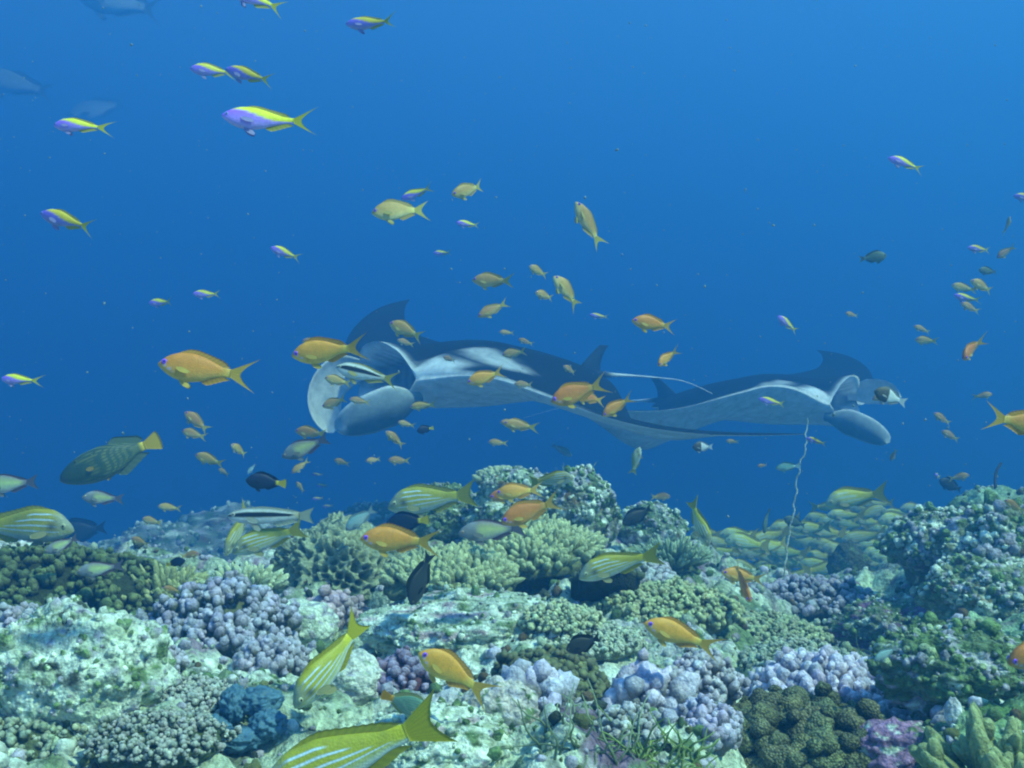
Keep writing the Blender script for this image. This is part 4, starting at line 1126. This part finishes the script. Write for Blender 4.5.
shoal(ANTP, [
 ('pale orange anthias with violet eye, upper middle, below the violet one', (372, 214), (428, 207), .105, 8),
 ('stubby orange anthias curving down at the upper middle', (452, 197), (487, 183), .10, 30, -.8),
 ('pale anthias swimming steeply upward, upper middle', (575, 203), (600, 246), .11, 15, .3),
 ('orange anthias left of the pair of tiny ones, above the left manta', (472, 280), (514, 282), .10),
 ('dull orange anthias with raised tail just above the back of the left manta', (478, 317), (508, 302), .09, 10),
 ('orange anthias pointing up left, right of two tiny ones in the middle', (553, 277), (582, 306), .10, 15),
 ('upper one of two tiny anthias left of the upward pointing one', (529, 267), (546, 275), .07, 35),
 ('lower one of two tiny anthias left of the upward pointing one', (535, 293), (554, 298), .07, 30),
 ('orange anthias over the raised far wing of the left manta', (389, 323), (424, 338), .10),
 ('tiny olive anthias just over the back of the left manta, left one', (499, 332), (514, 333), .07),
 ('tiny olive anthias just over the back of the left manta, right one', (518, 339), (533, 344), .07),
 ('small orange anthias on the dark back of the left manta', (502, 355), (526, 351), .085),
 ('yellow green anthias against the pale belly of the left manta', (514, 384), (533, 385), .085),
 ('orange anthias between the left manta and the big snapper', (503, 423), (537, 428), .095, 12, .5),
 ('greyish fish beside the orange anthias under the left manta belly', (500, 422), (519, 424), .08),
 ('small dim anthias under the belly of the left manta', (488, 442), (507, 443), .08),
 ('small orange anthias under the near lobe, beside the manta belly', (410, 407), (436, 404), .085),
 ('orange anthias inside the loop of the far mouth lobe', (325, 378), (351, 384), .09, 12),
 ('orange anthias at the tip of the far mouth lobe', (322, 407), (348, 398), .09),
 ('yellow anthias between the two mouth lobes of the left manta', (349, 399), (370, 403), .085),
 ('small anthias half hidden behind the large orange one near the manta mouth', (301, 341), (324, 343), .085),
 ('orange anthias above the grey headed wrasse at left of the manta lobes', (295, 431), (327, 434), .095),
 ('anthias nosing left below the near lobe of the left manta', (386, 431), (404, 447), .085, 20),
 ('small anthias right of the nosing one below the manta', (398, 422), (414, 426), .08, 20),
 ('small orange anthias below the near lobe, rightmost of three in a row', (388, 460), (410, 461), .085),
 ('stubby orange anthias in the middle of three in a row below the manta', (366, 461), (381, 459), .075, 25),
 ('tiny dim anthias at the left of three in a row below the manta', (334, 460), (350, 464), .07),
 ('dim anthias tilted nose down, right of the dark damselfish', (292, 473), (309, 460), .08),
 ('tiny dim anthias between the dark damselfish and the snapper', (296, 482), (305, 492), .06),
 ('upper anthias of the small cluster right of the triggerfish', (185, 412), (208, 431), .085),
 ('second anthias of the small cluster right of the triggerfish', (181, 431), (205, 437), .085),
 ('lower anthias of the cluster right of the triggerfish, longest of them', (195, 455), (225, 464), .09),
 ('anthias facing the camera right of the triggerfish cluster', (233, 444), (245, 456), .075, 40),
 ('tiny anthias just left of the dark damselfish', (218, 469), (230, 475), .07),
 ('dim orange anthias over the far rocks, upper one at lower left', (158, 506), (181, 509), .085),
 ('dim orange anthias over the far rocks, second one at lower left', (141, 519), (161, 523), .085),
 ('dim orange anthias over the olive tan coral, lower left', (131, 538), (150, 545), .08),
 ('faint orange anthias low over the far rocks at left, beside a dark fish', (200, 553), (180, 557), .08),
 ('dim anthias in front of the lilac coral, lower left', (162, 588), (185, 592), .085),
 ('orange anthias at the right, left of the tail cut by the edge', (933, 413), (951, 424), .085),
 ('small anthias under the one beside the tail cut by the edge', (942, 431), (959, 440), .085),
 ('orange anthias nosing down left at the far right, top of the group', (997, 258), (1014, 246), .085),
 ('anthias at right, in front of the violet fish', (969, 281), (995, 291), .09),
 ('anthias at right, left one of two above the violet fish', (952, 285), (975, 291), .085),
 ('anthias at right, just below the violet fish', (960, 303), (980, 312), .085),
 ('small pale anthias at right, upper one of two left of the diving orange one', (914, 326), (930, 332), .075),
 ('small pale anthias at right, lower one of two left of the diving orange one', (915, 340), (937, 341), .08),
 ('tiny orange anthias seen head on at the upper right edge', (1006, 218), (1009, 233), .08, 45),
 ('orange anthias facing right near the right edge, mid height', (993, 394), (974, 397), .08),
 ('small orange anthias above the undercut rock at the right', (969, 475), (949, 479), .085),
 ('small orange anthias facing right above the dark reef edge', (671, 497), (649, 496), .09),
 ('faint tiny anthias at the foot of the right manta wing', (726, 441), (739, 442), .06),
 ('tiny dim anthias below the right manta, left of the teal fish', (757, 466), (768, 465), .06),
 ('tiny dim anthias in the blue right of the right manta lobe', (891, 461), (896, 449), .06),
 ('tiny pale anthias high over the head of the right manta', (845, 313), (858, 316), .06),
 ('orange anthias in front of the white tailed fish at the manta mouth', (873, 400), (893, 391), .085),
 ('dim orange anthias in the dark right of the undercut rock', (1004, 500), (1024, 512), .1),
 ('pale anthias on the wing of the left manta, near the dorsal fin', (563, 366), (576, 373), .07, 30),
 ('tiny pale fish over the white shoulder of the left manta', (443, 357), (456, 361), .06),
 ('small greenish fish over the back of the left manta behind its mouth', (397, 340), (414, 345), .08),
])
shoal(SNAP, [
 ('biggest striped snapper, cut by the bottom edge, broad yellow tail raised', (262, 798), (441, 717), .22, 4, .2, -6),
 ('striped snapper nosing down steeply in the left foreground, tail up right', (299, 702), (368, 630), .235, 22, -.6, 6),
 ('large striped snapper in profile above the reef, left of centre', (388, 508), (474, 493), .24, 5, .3, 0),
 ('striped snapper with bright yellow tail over the dark hollow', (578, 577), (656, 552), .235, 14, .6, 6),
 ('striped snapper cut by the left edge, facing right', (72, 532), (-34, 524), .25, -6, .0, 0),
 ('striped snapper nosing down under the black striped fish, left one of two', (230, 553), (250, 508), .20, 35, -.6, 10),
 ('striped snapper under the black striped fish, right one of two', (234, 552), (302, 528), .22, 12, .3, 0),
 ('striped snapper beside the coral pillar, yellow tail to the left', (574, 478), (529, 483), .20, 10, .3, 0),
 ('striped snapper diving head down at the reef edge, right of centre', (706, 545), (689, 501), .20, 25, .4, 6),
 ('small yellow green striped fish hanging vertically under the right manta wing', (640, 447), (633, 474), .11, 0, .3, 0),
])
shoal(STRP, [('white fish with one bold black stripe, horizontal above the reef at left', (228, 516), (312, 516), .17, 3, .0, 0)])
shoal(STRY, [('white fish with black back stripe and yellow forked tail in the manta mouth', (336, 367), (397, 381), .15, 8, .6, 0)])
shoal(DAMS, [
 ('dark blue damselfish with yellow tail under the small pale fish at lower left', (246, 480), (285, 484), .09, 6, 0, 0),
 ('black damselfish with yellow tail half hidden behind an orange anthias', (386, 524), (428, 520), .10, 4, 0, 0),
 ('tiny black damselfish below the belly of the left manta', (417, 431), (433, 428), .06, 20, 0, 0),
 ('small dark blue fish over the far rocks at lower left', (186, 560), (166, 565), .09, 10, 0, 0),
])
shoal(BLAK, [
 ('dark fish tilted head down between the honeycomb and plate corals', (412, 604), (428, 554), .18, 15, .2, 0),
 ('dark fish at the reef edge right of the pillar, tail up right', (622, 524), (652, 508), .17, 10, 0, 0),
 ('small dark fish low against the upper edge of the olive soft coral', (566, 650), (600, 638), .11, 5, 0, 0),
 ('dim dark fish in the blue at lower left, half hidden behind the olive coral mound', (58, 534), (104, 528), .30, 10, 0, 0),
 ('small dark fish above the undercut rock at right, beside the orange one', (938, 480), (962, 490), .12, 10, 0, 0),
])
shoal(OLIV, [
 ('olive damselfish alone in the open water at the right, facing right', (886, 256), (860, 259), .09, 8, 0, 0),
 ('dark olive damselfish at right, beside the violet fish', (978, 270), (997, 272), .08, 8, 0, 0),
 ('brown fish nosing down in front of the yellow school', (763, 533), (768, 508), .13, 20, .4, 0),
 ('dark olive fish crossing the wire coral', (783, 518), (806, 526), .12, 10, 0, 0),
])
shoal(BICO, [
 ('damselfish with brown front and white rear below the right manta', (692, 447), (713, 447), .08, 10, 0, 0),
 ('damselfish with a big white rear at the mouth lobe of the right manta', (873, 391), (907, 403), .10, 10, 0, 0),
])
shoal(WRAS, [
 ('grey headed wrasse with yellow green side, nose against an orange anthias tail', (458, 533), (524, 528), .14, 8, .2, 0),
 ('grey headed wrasse nosing down left of the near manta lobe', (283, 457), (327, 438), .13, 10, .4, 0),
 ('yellow green wrasse cut by the left edge below the triggerfish', (-16, 486), (36, 482), .14, 5, 0, 0),
 ('round grey wrasse turning toward the camera below the triggerfish', (87, 496), (116, 500), .13, 40, .5, 0),
 ('yellow green wrasse under the head of the left edge snapper', (47, 552), (76, 538), .13, 15, 0, 0),
 ('yellow green wrasse over the olive coral mound at left', (78, 572), (122, 566), .14, 8, 0, 0),
])
shoal(PALB, [
 ('dull green fish nosing down at the reef crest behind the big orange anthias', (346, 530), (374, 509), .17, 10, 0, 0),
 ('pale blue fish in the water above the striped snapper by the pillar', (572, 456), (552, 445), .15, 8, 0, 0),
 ('small pale fish hovering over the dark damselfish at lower left', (248, 474), (255, 464), .07, 20, 0, 0),
 ('small pale blue fish on the slope at the lower right', (873, 660), (898, 648), .10, 10, 0, 0),
])
shoal(TEAL, [('teal fish with pale belly under the right manta, beside the wire coral', (775, 468), (800, 466), .18, 10, 0, 0)])
shoal(TRIG, [('big olive triggerfish with thin lines and yellow tail at the left', (63, 480), (154, 441), .27, 8, -.3, 0)])
shoal(LINE, [('small green lined triggerfish with orange tail behind the big yellow tail', (432, 714), (382, 696), .12, 10, 0, 0)])
shoal(JACK, [
 ('faint grey jack at the left edge of the open water', (-22, 76), (55, 93), 1.25, 8, 0, 0),
 ('faint grey jack cut by the top edge at the upper left', (78, -4), (162, 10), 1.25, 8, 0, 0),
 ('barely visible grey jack below the violet anthias at upper left', (70, 118), (128, 100), 1.2, 8, 0, 0),
])

# the dense school of snappers in the blue beyond the reef
def school():
    g = np.random.default_rng(12)
    n = 0
    for row in range(9):
        for c in range(13):
            px = 690 + c * 17.5 + (row % 2) * 9 + g.uniform(-7, 7)
            py = 503 + row * 10.5 + g.uniform(-4.5, 4.5)
            top = np.interp(px, [690, 740, 800, 850, 880, 920], [535, 522, 516, 500, 497, 505])
            if py < top or px > 922: continue
            d = 5.0 + g.uniform(0, 2.0) + (9 - row) * .07
            x, y, z = at(px, py, d)
            if z < zat(x, y) + .12: continue
            L = .245 * g.uniform(.9, 1.12)
            w_ = L * F / d * .97
            tl = g.normal(-.05, .2)
            sgn = 1 if g.uniform() < .88 else -1
            place_fish(SCHL, 'faint yellow snapper packed in the dense school beyond the wire coral',
                       (px - sgn * w_ / 2, py - tl * w_ / 2), (px + sgn * w_ / 2, py + tl * w_ / 2), d=d, turn=g.normal(6, 12), bend=float(g.choice([-.4, 0, .4])), roll=g.normal(0, 6))
            n += 1
    # the two leaders above the school
    place_fish(SCHL, 'yellow snapper swimming over the top of the school, bright tail to the right', (824, 505), (884, 492), L=.25, turn=6, bend=.4, roll=0)
school()

# drifting specks in the water
def plankton():
    g = np.random.default_rng(3)
    acc = Acc(); n = 1300
    y = g.uniform(1.3, 5.5, n); x = g.uniform(-.56, .56, n) * y; z = g.uniform(-.25, .42, n) * y
    r = np.exp(g.normal(math.log(.0007), .5, n)) * (.4 + .45 * y)
    C = np.stack([x, y, z], -1); ok = z > height(x, y) + .05
    C, r = C[ok], r[ok]
    blobs(acc, C, g.normal(0, 1, C.shape), r, r * g.uniform(.6, 1.8, len(r)), (.22, .27, .26), (.26, .31, .30), 1, .3, 4)
    tag(obj('plankton', acc.mesh('plankton', M_plankton)), 'pale specks drifting in the blue water', 'plankton', kind='stuff')
plankton()
